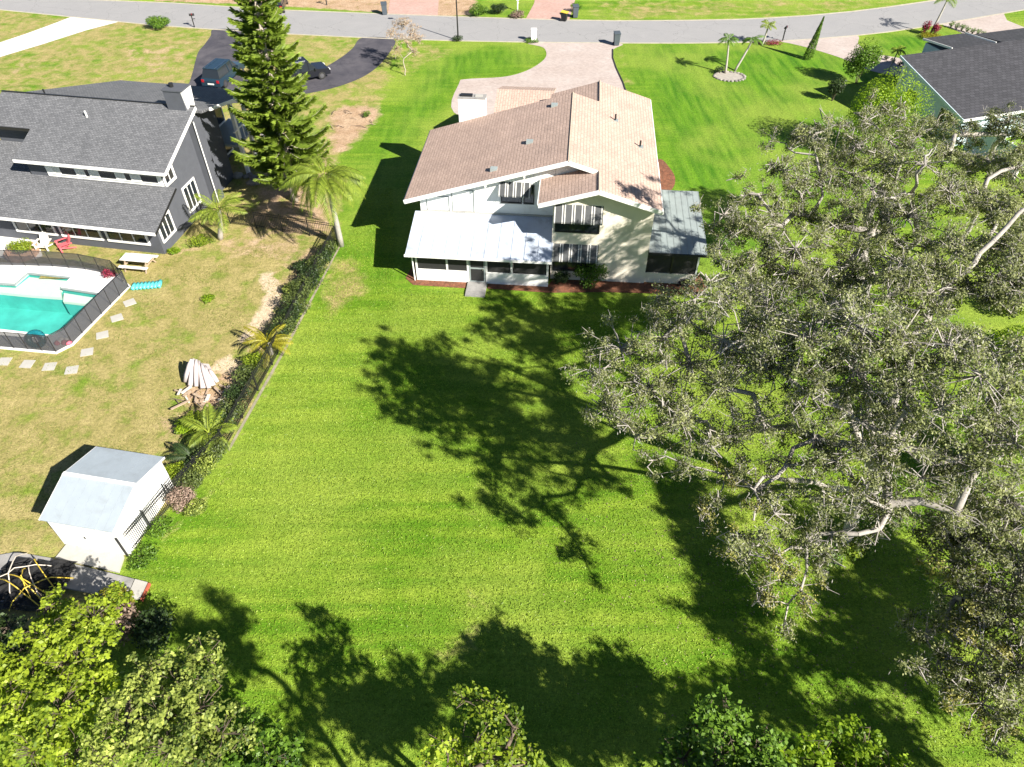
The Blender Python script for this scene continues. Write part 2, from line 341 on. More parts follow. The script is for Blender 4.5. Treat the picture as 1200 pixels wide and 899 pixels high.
    me.polygons.add(len(q)); me.polygons.foreach_set('loop_start', np.arange(0, q.size, 4, dtype=np.int32))
    me.update(calc_edges=True)
    for nm, a in (('dry', dry), ('dirt', dirt), ('lush', lush), ('sand', sand)):
        me.attributes.new(nm, 'FLOAT', 'POINT').data.foreach_set('value', a.ravel().astype(np.float32))
    m, nt, b = newmat('grass_ground'); v = coords(nt)
    def at(n): return N(nt, 'ShaderNodeAttribute', attribute_name=n).outputs['Fac']
    big = noise(nt, v, 0.12, 4, 0.55); mid = noise(nt, v, 0.9, 5, 0.65, 0.3); fine = noise(nt, v, 5.5, 5, 0.75); vf = noise(nt, v, 15.0, 3, 0.75)
    blade = math_(nt, 'ADD', math_(nt, 'MULTIPLY', fine, 0.5), math_(nt, 'MULTIPLY', vf, 0.5))
    sepn = N(nt, 'ShaderNodeMapping'); sepn.inputs['Scale'].default_value = (0.25, 2.6, 1); sepn.inputs['Rotation'].default_value = (0, 0, R(-9)); nt.links.new(v, sepn.inputs[0])
    strk = noise(nt, sepn.outputs[0], 0.55, 3, 0.5)
    sepd = N(nt, 'ShaderNodeMapping'); sepd.inputs['Scale'].default_value = (2.6, 0.35, 1); sepd.inputs['Rotation'].default_value = (0, 0, R(-32)); nt.links.new(v, sepd.inputs[0])
    strk2 = noise(nt, sepd.outputs[0], 0.6, 3, 0.5)
    wv = N(nt, 'ShaderNodeTexWave'); wv.inputs['Scale'].default_value = 0.19; wv.inputs['Distortion'].default_value = 1.5; wv.inputs['Detail Scale'].default_value = 0.3; nt.links.new(sepd.outputs[0], wv.inputs['Vector'])
    g = mixc(nt, ramp(nt, mid, 0.35, 0.65), (0.14, 0.25, 0.014), (0.245, 0.35, 0.036))
    g = mixc(nt, math_(nt, 'MULTIPLY', ramp(nt, strk, 0.40, 0.60), 0.8), g, (0.085, 0.205, 0.008))
    gl = mixc(nt, ramp(nt, strk2, 0.36, 0.64), (0.048, 0.155, 0.006), (0.125, 0.265, 0.014))
    gl = mixc(nt, math_(nt, 'MULTIPLY', wv.outputs['Fac'], 0.25), gl, (0.16, 0.29, 0.03))
    g = mixc(nt, at('lush'), g, gl)
    g = mixc(nt, math_(nt, 'MULTIPLY', ramp(nt, big, 0.42, 0.60), 0.55), g, (0.29, 0.36, 0.06))
    straw = mixc(nt, ramp(nt, mid, 0.3, 0.7), (0.225, 0.215, 0.062), (0.42, 0.345, 0.155))
    dm = math_(nt, 'ADD', at('dry'), math_(nt, 'MULTIPLY', math_(nt, 'SUBTRACT', mid, 0.5), 1.6))
    patch = noise(nt, v, 0.33, 4, 0.6, 0.5)
    dm = math_(nt, 'ADD', dm, math_(nt, 'MULTIPLY', math_(nt, 'SUBTRACT', patch, 0.5), 1.2))
    dm = math_(nt, 'MULTIPLY', ramp(nt, dm, 0.3, 0.8), ramp(nt, at('dry'), 0.0, 0.25))
    g = mixc(nt, dm, g, straw)
    soil = mixc(nt, ramp(nt, mid, 0.3, 0.7), (0.36, 0.23, 0.14), (0.52, 0.38, 0.27))
    sm = math_(nt, 'ADD', at('dirt'), math_(nt, 'MULTIPLY', math_(nt, 'SUBTRACT', mid, 0.5), 1.3))
    sm = math_(nt, 'MULTIPLY', ramp(nt, sm, 0.45, 0.85), ramp(nt, at('dirt'), 0.0, 0.3))
    g = mixc(nt, sm, g, soil)
    g = mixc(nt, ramp(nt, math_(nt, 'ADD', at('sand'), math_(nt, 'MULTIPLY', math_(nt, 'SUBTRACT', mid, 0.5), 1.2)), 0.4, 0.8), g, (0.60, 0.47, 0.34))
    g = mixc(nt, 0.85, g, mixc(nt, ramp(nt, blade, 0.36, 0.64), (0.34, 0.36, 0.28), (1.45, 1.42, 1.38)), 'MULTIPLY')
    nt.links.new(g, b.inputs['Base Color']); b.inputs['Roughness'].default_value = 0.85; b.inputs['Specular IOR Level'].default_value = 0.15
    bump(nt, b, blade, 1.0, 0.09)
    me.materials.append(m)
    o = bpy.data.objects.new('ground', me); col.objects.link(o); tag(o, kind='structure')
make_ground()

def sheet(name, pts, z, mat, thick=0.0, kind='structure'):
    mb = MB(); P = [(x, y, z) for x, y in pts]
    if thick: mb.prism([(x, y, z-thick) for x, y in pts], (0, 0, thick))
    else: mb.add(P, [tuple(range(len(P)))])
    o = mb.build(name, mat); o['kind'] = kind
    return o
NEAR = [(-160, -12), (-60, 4), (0, 11), (90, 20), (180, 29), (250, 34), (330, 39), (400, 42.5), (470, 45.5), (540, 47.5), (630, 49.2), (720, 50), (800, 50.2), (860, 49.5), (910, 48), (950, 45.5), (1000, 41.5), (1040, 37), (1090, 30), (1130, 23), (1200, 11), (1270, -2), (1360, -20)]
FAR = [(-160, -20), (-60, -8), (0, -2), (100, 0), (200, 4), (330, 12.3), (450, 17), (520, 19.5), (600, 22.3), (660, 24), (720, 25), (800, 24.6), (860, 23.5), (900, 21.8), (950, 18.6), (1000, 14), (1040, 9), (1085, 2.5), (1140, -6), (1200, -16), (1300, -32)]
sheet('road', wp(NEAR) + wp(FAR)[::-1], 0.010, M['road'])
def smooth(pts, n=5):
    out = []; m_ = len(pts)
    for i in range(m_):
        p0, p1, p2, p3 = (Vector(pts[(i+k-1) % m_]) for k in range(4))
        for j in range(n):
            t = j/n; out.append(tuple(0.5*((2*p1) + (p2-p0)*t + (2*p0-5*p1+4*p2-p3)*t*t + (3*p1-p0-3*p2+p3)*t*t*t)))
    return out
def kerb(name, line, off, mat, w=0.32, h=0.022):
    pts = [Vector((*p, 0)) for p in line]; mb = MB()
    L_, R_ = [], []
    for i, p in enumerate(pts):
        d = (pts[min(i+1, len(pts)-1)] - pts[max(i-1, 0)]).normalized(); n = Vector((-d.y, d.x, 0))
        L_.append(p + n*(off)); R_.append(p + n*(off+w))
    for i in range(len(pts)-1):
        mb.prism([L_[i], L_[i+1], R_[i+1], R_[i]], (0, 0, h))
    o = mb.build(name, mat); o['kind'] = 'structure'
M['kerb'] = simple('sandy_kerb', (0.40, 0.36, 0.28), 0.95, 0.3, 1.5)
kerb('kerb', wp(NEAR), -0.24, M['kerb'], 0.22); kerb('kerb', wp(FAR), 0.02, M['kerb'], 0.25)
MAIN_DRIVE = [(538, 98), (546, 93), (588, 90.5), (612, 85), (630, 76), (640, 66), (637, 56), (622, 50.2), (724, 50.7), (719, 58), (718, 68), (722, 80), (730, 97), (736, 112), (740, 140), (690, 152), (600, 150), (532, 132)]
sheet('driveway', smooth(wp(MAIN_DRIVE)), 0.014, M['paver_pale'])
sheet('driveway', smooth(wp([(251, 34.6), (247, 42), (240, 52), (232, 62), (226, 84), (222, 97), (212, 125), (300, 118), (370, 108), (410, 97), (437, 83), (455, 64), (462, 46.4), (425, 44.2), (413, 57), (396, 70), (372, 83), (340, 93), (302, 93), (286, 82), (285, 60), (284, 36.7)])), 0.014, M['drive_dark'])
sheet('driveway', wp([(-80, 76), (-80, 92), (0, 67), (50, 52), (100, 36), (140, 25.5), (84, 19.8), (60, 29), (30, 40), (0, 50)]), 0.014, M['paving_white'])
sheet('driveway', smooth(wp([(916, 48.3), (955, 46), (1003, 41.8), (1006, 52), (1022, 62), (1060, 70), (1075, 82), (1062, 90), (1020, 83), (988, 69), (950, 57), (928, 51.5)])), 0.014, M['paver_pale'])
sheet('driveway', wp([(1104, 29), (1140, 21.5), (1176, 15.5), (1180, 24), (1200, 32), (1240, 40), (1240, 56), (1150, 52), (1130, 40)]), 0.014, M['paver_pale'])
sheet('driveway', wp([(463, -30), (516, -30), (513, 19), (454, 17)]), 0.014, M['paver_pink'])
sheet('driveway', wp([(632, -30), (678, -30), (674, 0), (667, 24.0), (616, 22.6), (626, 4)]), 0.014, M['paver_pink'])
mb = MB(); eL = wp([(718, 58), (718, 68), (722, 80), (730, 97), (738, 122)])
for a, b in zip(eL[:-1], eL[1:]): mb.bar((*a, 0.03), (*b, 0.03), 0.12, 0.06)
o = mb.build('drive_edging', M['rubber']); o['kind'] = 'structure'

# ------------------------------------------------------------ house kit
def rect_window(parent, mat_frame, axis, at, a0, a1, z0, z1, panes=1, depth=0.06, side=-1, glassmat=None, name='window', fw=0.07):
    """window lying in plane axis=at ('v' plane: spans u; 'u' plane: spans v), proud of the wall on `side`"""
    g = MB(); fr = MB()
    def bx(mb, s0, s1, q0, q1, d0, d1):
        lo, hi = sorted((at + side*d0, at + side*d1))
        if axis == 'v': mb.box(s0, lo, q0, s1, hi, q1)
        else: mb.box(lo, s0, q0, hi, s1, q1)
    bx(fr, a0-fw, a1+fw, z1, z1+fw, 0.0, depth); bx(fr, a0-fw, a1+fw, z0-fw, z0, 0.0, depth+0.02)
    bx(fr, a0-fw, a0, z0, z1, 0.0, depth); bx(fr, a1, a1+fw, z0, z1, 0.0, depth)
    w = fr.build(name, mat_frame, parent)
    ww = (a1-a0)/panes
    for i in range(panes):
        g = MB(); bx(g, a0+i*ww+(0.03 if i else 0), a0+(i+1)*ww-(0.03 if i < panes-1 else 0), z0, z1, 0.005, 0.025); g.build('pane', glassmat or M['glass'], w)
        if i: k = MB(); bx(k, a0+i*ww-0.03, a0+i*ww+0.03, z0, z1, 0.003, depth*0.8); k.build('mullion', mat_frame, w)
    return w
def slab(poly, th): # roof slab: polygon of top surface, extruded down
    return MB().prism(poly, (0, 0, -th))

# ------------------------------------------------------------ main house
HY = R(-5.1); HO = (2.545, 36.44, 0)
house = thing('house', 'two storey cream house with tan shingle roof and striped awnings', 'house', HO, HY)
S = 0.306; RU, RZ = 0.5, 7.2; LEAVE = -9.3; REAVE = 5.95; RU2 = 2.3
def zr(u): return RZ - S*abs(u - RU)
Z2 = zr(RU2)
def zl2(u): return Z2 - S*(RU2 - u)
T = 0.16
rl = slab([(RU, 1.8, RZ), (RU, 11.3, RZ), (LEAVE, 11.3, zr(LEAVE)), (LEAVE, 1.8, zr(LEAVE))], T).build('roof', M['tan_roof'], house)
slab([(RU, 1.8, RZ), (RU2, 1.8, Z2), (RU2, -0.35, Z2), (REAVE, -0.35, zr(REAVE)), (REAVE, 14.7, zr(REAVE)), (RU2, 14.7, Z2), (RU2, 11.3, Z2), (RU, 11.3, RZ)], T).build('roof', M['tan_roof'], house)
slab([(RU2, -0.35, Z2), (RU2, 2.5, Z2), (-1.05, 2.5, zl2(-1.05)), (-1.05, -0.35, zl2(-1.05))], T).build('roof', M['tan_roof'], house)
slab([(RU2, 14.7, Z2), (-1.05, 14.7, zl2(-1.05)), (-1.05, 11.32, zl2(-1.05)), (RU2, 11.32, Z2)], T).build('roof', M['tan_roof'], house)
g1 = slab([(-5.1, 16.4, 5.15), (-0.9, 16.4, 5.15), (-0.9, 11.35, 3.95), (-5.1, 11.35, 3.95)], T).build('roof', M['tan_roof'], house)
slab([(-5.1, 16.42, 5.15), (-0.9, 16.42, 5.15), (-0.9, 20.0, 3.9), (-5.1, 20.0, 3.9)], T).build('roof', M['tan_roof'], house)
MB().tube([(RU, 1.8, RZ-0.03), (RU, 11.3, RZ-0.03)], 0.075, 6).build('ridge_cap', M['ridge'], rl)
for a, b in ((-0.35, 1.8), (11.3, 14.7)): MB().tube([(RU2, a, Z2), (RU2, b, Z2)], 0.08, 6).build('ridge_cap', M['ridge'], rl)
def fascia(p, q, name='fascia', h=0.26, w=0.05, dz=-0.10):
    p = Vector(p); q = Vector(q); p.z += dz; q.z += dz; MB().bar(p, q, w, h).build(name, M['white'], house)
fascia((LEAVE, 1.77, zr(LEAVE)), (RU, 1.77, RZ)); fascia((RU, 1.77, RZ), (RU2-0.1, 1.77, zr(RU2-0.1)))
fascia((-1.05, -0.38, zl2(-1.05)), (RU2, -0.38, Z2)); fascia((RU2, -0.38, Z2), (REAVE, -0.38, zr(REAVE)))
fascia((-1.08, -0.33, zl2(-1.05)), (-1.08, 2.4, zl2(-1.05)), h=0.2)
fascia((LEAVE-0.03, 1.8, zr(LEAVE)-0.03), (LEAVE-0.03, 11.3, zr(LEAVE)-0.03), h=0.16)
fascia((REAVE+0.03, -0.33, zr(REAVE)-0.03), (REAVE+0.03, 14.7, zr(REAVE)-0.03), h=0.16)
# walls (solid bodies under the roof)
def gable_body(u0, u1, v0, v1, zf, mat, name='wall', extra=()):
    us = sorted([u0, u1] + list(extra)); pts = [(u0, v0, 0), (u1, v0, 0)] + [(u, v0, zf(u)) for u in us[::-1]]
    return MB().prism(pts, (0, v1-v0, 0)).build(name, mat, house)
gable_body(-8.5, -0.22, 2.6, 10.6, lambda u: zr(u)-T-0.01, M['chalk'])
def zwing(u): return (zl2(u) if u < RU2 else zr(u)) - T - 0.01
gable_body(-0.2, 5.6, 0.4, 14.1, zwing, M['stucco'], extra=(RU2,))
MB().prism([(-0.205, 2.6, zwing(-0.2)-0.3), (2.25, 2.6, zwing(2.2)), (RU2-0.1, 2.6, zr(RU2-0.1)-T-0.01), (RU, 2.6, RZ-T-0.01), (-0.205, 2.6, zr(-0.2)-T-0.01)], (0, 8.0, 0)).build('wall', M['chalk'], house)
MB().box(-4.9, 10.62, 0, -0.25, 16.3, 3.9).build('wall', M['chalk'], house); MB().box(-4.9, 16.3, 0, -1.0, 19.5, 3.6).build('wall', M['chalk'], house)
# soffit bands
MB().prism([(-9.2, 1.85, zr(-9.2)-T-0.005), (RU-0.05, 1.85, zr(RU-0.05)-T-0.005), (RU-0.05, 1.85, zr(RU-0.05)-T-0.03), (-9.2, 1.85, zr(-9.2)-T-0.03)], (0, 0.73, 0)).build('soffit', M['soffit'], house)
MB().prism([(RU2, -0.3, Z2-T-0.005), (REAVE-0.05, -0.3, zr(REAVE-0.05)-T-0.005), (REAVE-0.05, -0.3, zr(REAVE-0.05)-T-0.03), (RU2, -0.3, Z2-T-0.03)], (0, 0.68, 0)).build('soffit', M['soffit'], house)
for u, dz in ((-4.3, 0), (-2.0, 0)):  # lookout beams
    MB().bar((u, 1.79, zr(u)-0.33), (u, 2.58, zr(u)-0.33), 0.09, 0.2).build('beam', M['white'], house)
# chimney
ch = MB().box(-7.25, 11.42, 0, -5.4, 12.1, 6.45).build('chimney', M['chalk'], house)
MB().box(-7.28, 11.40, 6.452, -5.37, 12.13, 6.52).build('chimney_cap', M['slab'], ch)
MB().box(-7.1, 11.6, 6.522, -6.3, 11.95, 6.62).build('flue', M['black'], ch); MB().box(-6.1, 11.62, 6.522, -5.6, 11.92, 6.58).build('flue', M['concrete'], ch)
MB().box(-5.38, 11.5, 0.0, -5.05, 12.2, 3.6).build('chimney_shoulder', M['chalk'], ch)
# upper left wall panels and trims
for a, b, z1 in ((-8.05, -6.75, 4.1), (-6.45, -5.2, 4.6)):
    MB().box(a-0.06, 2.585, 3.17, b+0.06, 2.599, z1+0.06).build('panel_reveal', M['metal_grey'], house); p = MB().box(a, 2.55, 3.2, b, 2.584, z1).build('wall_panel', M['white'], house)
for u, z1 in ((-8.42, 4.2), (-6.6, 4.7), (-5.05, 5.2)): MB().box(u-0.06, 2.54, 3.05, u+0.06, 2.598, z1).build('trim_board', M['white'], house)
MB().box(-8.5, 2.53, 3.06, -0.22, 2.598, 3.16).build('flashing', M['concrete'], house)
# awnings
def awning(u0, u1, vw, ztop, zbot, out, ndark):
    a = MB().prism([(u0, vw, ztop), (u1, vw, ztop), (u1, vw-out, zbot), (u0, vw-out, zbot)], (0, 0.0, -0.03)).build('awning', M['dark_awning'], house)
    for u in (u0, u1-0.03): MB().prism([(u, vw-0.005, ztop-0.02), (u, vw-out, zbot-0.02), (u, vw-0.005, zbot-0.02)], (0.03, 0, 0)).build('awning_side', M['soffit'], a)
    MB().prism([(u0, vw-out-0.012, zbot-0.07), (u1, vw-out-0.012, zbot-0.07), (u1, vw-out-0.012, zbot), (u0, vw-out-0.012, zbot)], (0, 0.012, 0)).build('valance', M['dark_awning'], a)
    w = (u1-u0)/ndark; sl = (ztop-zbot)/out
    for i in range(ndark+1):
        for d in ((-0.12, 0.02) if 0 < i < ndark else ((0.0,) if i == 0 else (-0.12,))):
            x = u0 + i*w + d
            st = MB().prism([(x, vw-0.01, ztop-0.01*sl+0.005), (x+0.07, vw-0.01, ztop-0.01*sl+0.005), (x+0.07, vw-out-0.02, zbot+0.005), (x, vw-out-0.02, zbot+0.005)], (0, 0, 0.025)).build('slat', M['awning_white'], a)
            MB().box(x, vw-out-0.03, zbot-0.07, x+0.07, vw-out-0.014, zbot).build('slat', M['awning_white'], a)
awning(-0.12, 2.68, 0.4, 5.25, 4.45, 0.62, 5); awning(-0.12, 2.62, 0.4, 2.6, 1.8, 0.62, 5); awning(-3.55, -1.62, 2.6, 5.3, 4.68, 0.55, 4)
rect_window(house, M['black'], 'v', 0.4, 0.0, 2.5, 3.5, 5.0, 3); rect_window(house, M['black'], 'v', 0.4, 0.0, 2.48, 0.75, 2.4, 3)
rect_window(house, M['black'], 'v', 2.6, -3.4, -2.25, 3.95, 5.1, 1); rect_window(house, M['black'], 'v', 2.6, -2.02, -1.5, 3.95, 5.1, 1)
# right wall details
MB().box(5.6, 5.5, 0, 6.25, 7.2, 4.6).build('wall_bay', M['stucco'], house)
for v0 in (8.5, 11.2): rect_window(house, M['white'], 'u', 5.6, v0, v0+1.4, 3.4, 4.6, 2, side=1)
rect_window(house, M['white'], 'u', -8.5, 5.0, 6.6, 1.2, 2.6, 2)
# roof vents
def on_roof(px, py):
    c = Vector((0, 0, CAM_H)); d = (W(px, py) - c); inv = Matrix.Rotation(-HY, 3, 'Z')
    c2 = inv @ (c - Vector(HO)); d2 = inv @ d
    best = None
    for t in np.linspace(0.3, 1.0, 3000):
        p = c2 + d2*t
        if p.z <= zr(p.x): return p
for px, py in ((621, 167), (579, 199), (650, 124)):
    p = on_roof(px, py); MB().box(p.x-0.22, p.y-0.18, p.z-0.1, p.x+0.2, p.y+0.18, p.z+0.13).build('roof_vent', M['metal_grey'], house)
for px, py in ((721, 141), (750, 172)):
    p = on_roof(px, py); vt = MB().tube([(p.x, p.y, p.z-0.1), (p.x, p.y, p.z+0.4)], 0.06, 8).build('roof_vent', M['black'], house)
    MB().box(p.x-0.2, p.y-0.18, p.z-0.08, p.x+0.2, p.y+0.18, p.z+0.03).build('vent_flashing', M['metal_grey'], vt)
# rear screened porch
PU0, PU1 = -8.45, -0.3
MB().box(PU0, -0.5, 0, -5.16, -0.38, 0.85).build('knee_wall', M['white'], house); MB().box(-4.12, -0.5, 0, PU1, -0.38, 0.85).build('knee_wall', M['white'], house)
MB().box(PU0, -0.38, 0, PU0+0.12, 2.58, 0.85).build('knee_wall', M['white'], house)
MB().box(PU0+0.12, -0.38, 0.0, PU1, 2.58, 0.06).build('porch_floor', M['concrete'], house)
for a, b in ((-8.36, -6.56), (-6.44, -5.28), (-4.02, -2.66), (-2.42, -0.42)):
    s_ = MB().box(a, -0.455, 0.86, b, -0.44, 2.3).build('screen', M['screen'], house)
for u in (PU0, -6.56, -5.28, -4.14, -2.60, PU1-0.12): MB().box(u, -0.5, 0.85, u+0.12, -0.38, 2.34).build('post', M['screen_frame'], house)
MB().box(PU0, -0.5, 2.26, PU1, -0.38, 2.36).build('beam', M['screen_frame'], house)
for v in (0.9, 2.3): MB().box(PU0+0.01, v, 0.85, PU0+0.11, v+0.1, 2.5).build('post', M['screen_frame'], house)
MB().box(PU0+0.05, -0.37, 0.86, PU0+0.065, 2.5, 2.5).build('screen', M['screen'], house)
dr = MB().box(-5.14, -0.47, 0.06, -4.16, -0.43, 2.2).build('door', M['screen'], house)
for a, b, c, d in ((-5.14, -5.06, 0.06, 2.2), (-4.24, -4.16, 0.06, 2.2), (-5.06, -4.24, 0.06, 0.16), (-5.06, -4.24, 1.05, 1.15), (-5.06, -4.24, 2.1, 2.2)):
    MB().box(a, -0.485, c, b, -0.47, d).build('door_rail', M['metal_grey'], dr)
MB().box(-4.32, -0.53, 1.0, -4.27, -0.486, 1.12).build('handle', M['chrome'], dr)
PT, PE = (2.56, 3.05), (-1.15, 2.34)
npan = 11; pw = (8.85-0.14)/npan
for i in range(npan):
    a = -8.85 + i*pw; b = a + pw - 0.012
    p = MB().prism([(a, PT[0], PT[1]), (b, PT[0], PT[1]), (b, PE[0], PE[1]), (a, PE[0], PE[1])], (0, 0, -0.05)).build('roof_panel', M['metal_white'], house)
    MB().prism([(b-0.02, PT[0], PT[1]+0.001), (b+0.025, PT[0], PT[1]+0.001), (b+0.025, PE[0], PE[1]+0.001), (b-0.02, PE[0], PE[1]+0.001)], (0, 0, 0.028)).build('seam', M['metal_white'], p)
MB().box(-8.9, -1.24, 2.20, -0.1, -1.155, 2.33).build('gutter', M['white'], house)
MB().tube([(-8.62, -1.2, 2.2), (-8.6, -0.62, 1.95), (-8.56, -0.58, 0.05)], 0.045, 6).build('downspout', M['white'], house)
for i in range(4): # slatted side awning of the porch
    MB().prism([(-8.50, -0.3+i*0.75, 2.15), (-8.50, 0.25+i*0.75, 2.15), (-8.95, 0.25+i*0.75, 1.72), (-8.95, -0.3+i*0.75, 1.72)], (0, 0, 0.03)).build('awning_slat', M['metal_white'], house)
MB().box(-5.25, -1.9, 0, -4.05, -0.52, 0.12).build('step', M['slab'], house)
# right porch
MB().box(5.62, 0.55, 0, 8.75, 0.67, 0.72).build('knee_wall', M['stucco'], house); MB().box(8.63, 0.67, 0, 8.75, 6.9, 0.72).build('knee_wall', M['stucco'], house)
MB().box(5.7, 0.6, 0.725, 8.7, 0.615, 2.38).build('screen', M['screen'], house); MB().box(8.69, 0.7, 0.725, 8.705, 6.9, 2.4).build('screen', M['screen'], house)
for u, v in ((5.62, 0.55), (7.1, 0.55), (8.63, 0.55), (8.63, 3.6), (8.63, 6.85)): MB().box(u, v, 0.722, u+0.1, v+0.1, 2.42).build('post', M['black'] if u < 8 else M['soffit'], house)
for i in range(9):
    a = 5.62 + i*0.385; b = a + 0.375
    p = MB().prism([(a, 7.0, 2.78), (b, 7.0, 2.78), (b, 0.1, 2.48), (a, 0.1, 2.48)], (0, 0, -0.04)).build('roof_panel', M['metal_grey'], house)
    MB().prism([(b-0.03, 7.0, 2.781), (b, 7.0, 2.781), (b, 0.1, 2.481), (b-0.03, 0.1, 2.481)], (0, 0, 0.012)).build('seam', M['metal_grey'], p)
MB().box(5.6, 0.02, 2.36, 9.1, 0.09, 2.5).build('gutter', M['rubber'], house)
def hw(u, v, z=0): return Matrix.Rotation(HY, 3, 'Z') @ Vector((u, v, z)) + Vector(HO)
def hsheet(name, pts, z, mat): return sheet(name, [tuple(hw(u, v)[:2]) for u, v in pts], z, mat)
hsheet('mulch_bed', [(-8.9, 2.0), (-9.2, -0.4), (-8.6, -1.05), (-5.3, -1.1), (-5.3, -0.5), (-8.4, -0.45), (-8.5, 2.0)], 0.02, M['mulch'])
hsheet('mulch_bed', [(-4.0, -0.5), (-4.0, -1.0), (-0.2, -1.1), (3.0, -0.75), (6.0, -0.6), (9.0, -0.55), (9.5, 0.2), (9.2, 1.6), (8.8, 1.6), (8.75, 0.5), (5.7, 0.5), (0, 0.3), (-0.3, -0.4)], 0.02, M['mulch'])
sheet('mulch_bed', smooth(wp([(766, 192), (775, 187), (784, 196), (791, 208), (789, 220), (780, 226), (766, 224)])), 0.02, M['mulch'])

# ------------------------------------------------------------ grey neighbour house (left)
LY = R(-10); LO = (-22.6, 39.5, 0)
nb = thing('house', 'slate grey split level house with mottled grey shingle roof beside the pool', 'house', LO, LY)
def zlow(v): return 2.3 + 0.385*(v + 1)
def zup(v): return 4.9 + 0.385*(v - 1.7)
def zfr(v): return 6.62 - 0.23*(v - 6.9)
slab([(0.7, -1, zlow(-1)), (0.7, 2.35, zlow(2.35)), (-9.6, 2.35, zlow(2.35)), (-9.6, 4.7, zlow(4.7)), (-20, 4.7, zlow(4.7)), (-20, -1, zlow(-1))], 0.16).build('roof', M['grey_roof'], nb)
slab([(0.8, 1.7, zup(1.7)), (0.8, 6.9, zup(6.9)), (-13.2, 6.9, zup(6.9)), (-13.2, 4.1, zup(4.1)), (-9.65, 4.1, zup(4.1)), (-9.65, 1.7, zup(1.7))], 0.16).build('roof', M['grey_roof'], nb)
slab([(1.1, 6.92, zfr(6.92)), (1.1, 14.5, zfr(14.5)), (-9.9, 14.5, zfr(14.5)), (-13.2, 7.6, zfr(7.6)), (-13.2, 6.92, zfr(6.92))], 0.16).build('roof', M['grey_roof'], nb)
def nbar(p, q, h=0.2, w=0.05, m='white', name='fascia'): MB().bar(p, q, w, h).build(name, M[m], nb)
nbar((-20, -1.03, zlow(-1)-0.08), (0.7, -1.03, zlow(-1)-0.08)); nbar((0.73, -1, zlow(-1)-0.1), (0.73, 2.35, zlow(2.35)-0.1), 0.12, m='black')
nbar((-9.65, 1.67, zup(1.7)-0.08), (0.8, 1.67, zup(1.7)-0.08)); nbar((0.83, 1.7, zup(1.7)-0.08), (0.83, 6.9, zup(6.9)-0.08), 0.2)
nbar((1.13, 7.9, zfr(7.9)-0.08), (1.13, 14.5, zfr(14.5)-0.08), 0.22); nbar((-13.2, 4.07, zup(4.1)-0.08), (-9.7, 4.07, zup(4.1)-0.08), 0.2, m='black')
nbar((-13.2, 6.9, zup(6.9)+0.02), (0.8, 6.9, zup(6.9)+0.02), 0.06, 0.12, 'black', 'ridge_cap')
MB().prism([(0, 0, 0), (0, 0, zlow(0)-0.18), (0, 2.3, zlow(2.3)-0.18), (0, 2.3, 0)], (-19.5, 0, 0)).build('wall', M['slate'], nb)
MB().prism([(-0.01, 2.31, 0), (-0.01, 2.31, zup(2.31)-0.18), (-0.01, 6.88, zup(6.88)-0.18), (-0.01, 6.9, 0)], (-9.4, 0, 0)).build('wall', M['slate'], nb)
MB().prism([(-0.02, 6.91, 0), (-0.02, 6.91, zfr(6.91)-0.18), (-0.02, 10.2, zfr(10.2)-0.18), (-0.02, 10.2, 0)], (-12.5, 0, 0)).build('wall', M['slate'], nb)
MB().prism([(-1.8, 10.21, 0), (-1.8, 10.21, zfr(10.21)-0.18), (-1.8, 14.0, zfr(14.0)-0.18), (-1.8, 14.0, 0)], (-9, 0, 0)).build('wall', M['slate'], nb)
MB().box(-13, 4.75, 0, -9.42, 6.89, zup(5.0)-0.2).build('wall', M['slate'], nb); MB().box(-19.5, 2.31, 0, -9.42, 4.5, zlow(2.31)-0.2).build('wall', M['slate'], nb)
# clerestory band: white frame and panes
MB().box(-8.1, 2.24, 3.62, 0.0, 2.30, 4.72).build('clerestory_wall', M['white'], nb)
x = -7.6
for i, (w_, dk) in enumerate(((0.55, 0), (1.2, 0), (0.55, 0), (0.4, 1), (0.6, 0), (1.25, 1), (0.55, 0), (0.5, 0), (0.6, 0), (1.25, 1), (0.6, 0))):
    if x + w_ > -0.1: break
    rect_window(nb, M['white'], 'v', 2.24, x, x+w_-0.12, 3.86, 4.55, 1, 0.04, fw=0.05, glassmat=M['glass'] if dk or i % 2 else M['screen_frame']); x += w_
# side triangular and tall windows
rect_window(nb, M['white'], 'u', 0.0, 2.55, 3.5, 3.65, 4.75, 2, 0.06, 1, fw=0.16); rect_window(nb, M['white'], 'u', 0.0, 0.35, 1.7, 0.8, 2.1, 3, 0.06, 1, fw=0.12); rect_window(nb, M['white'], 'u', 0.0, 3.9, 5.3, 0.9, 2.5, 3, 0.06, 1, fw=0.12)
for a in (-3.6, -6.9, -10.2): rect_window(nb, M['white'], 'v', 0.0, a, a+2.7, 0.75, 2.0, 3, 0.08, fw=0.14)
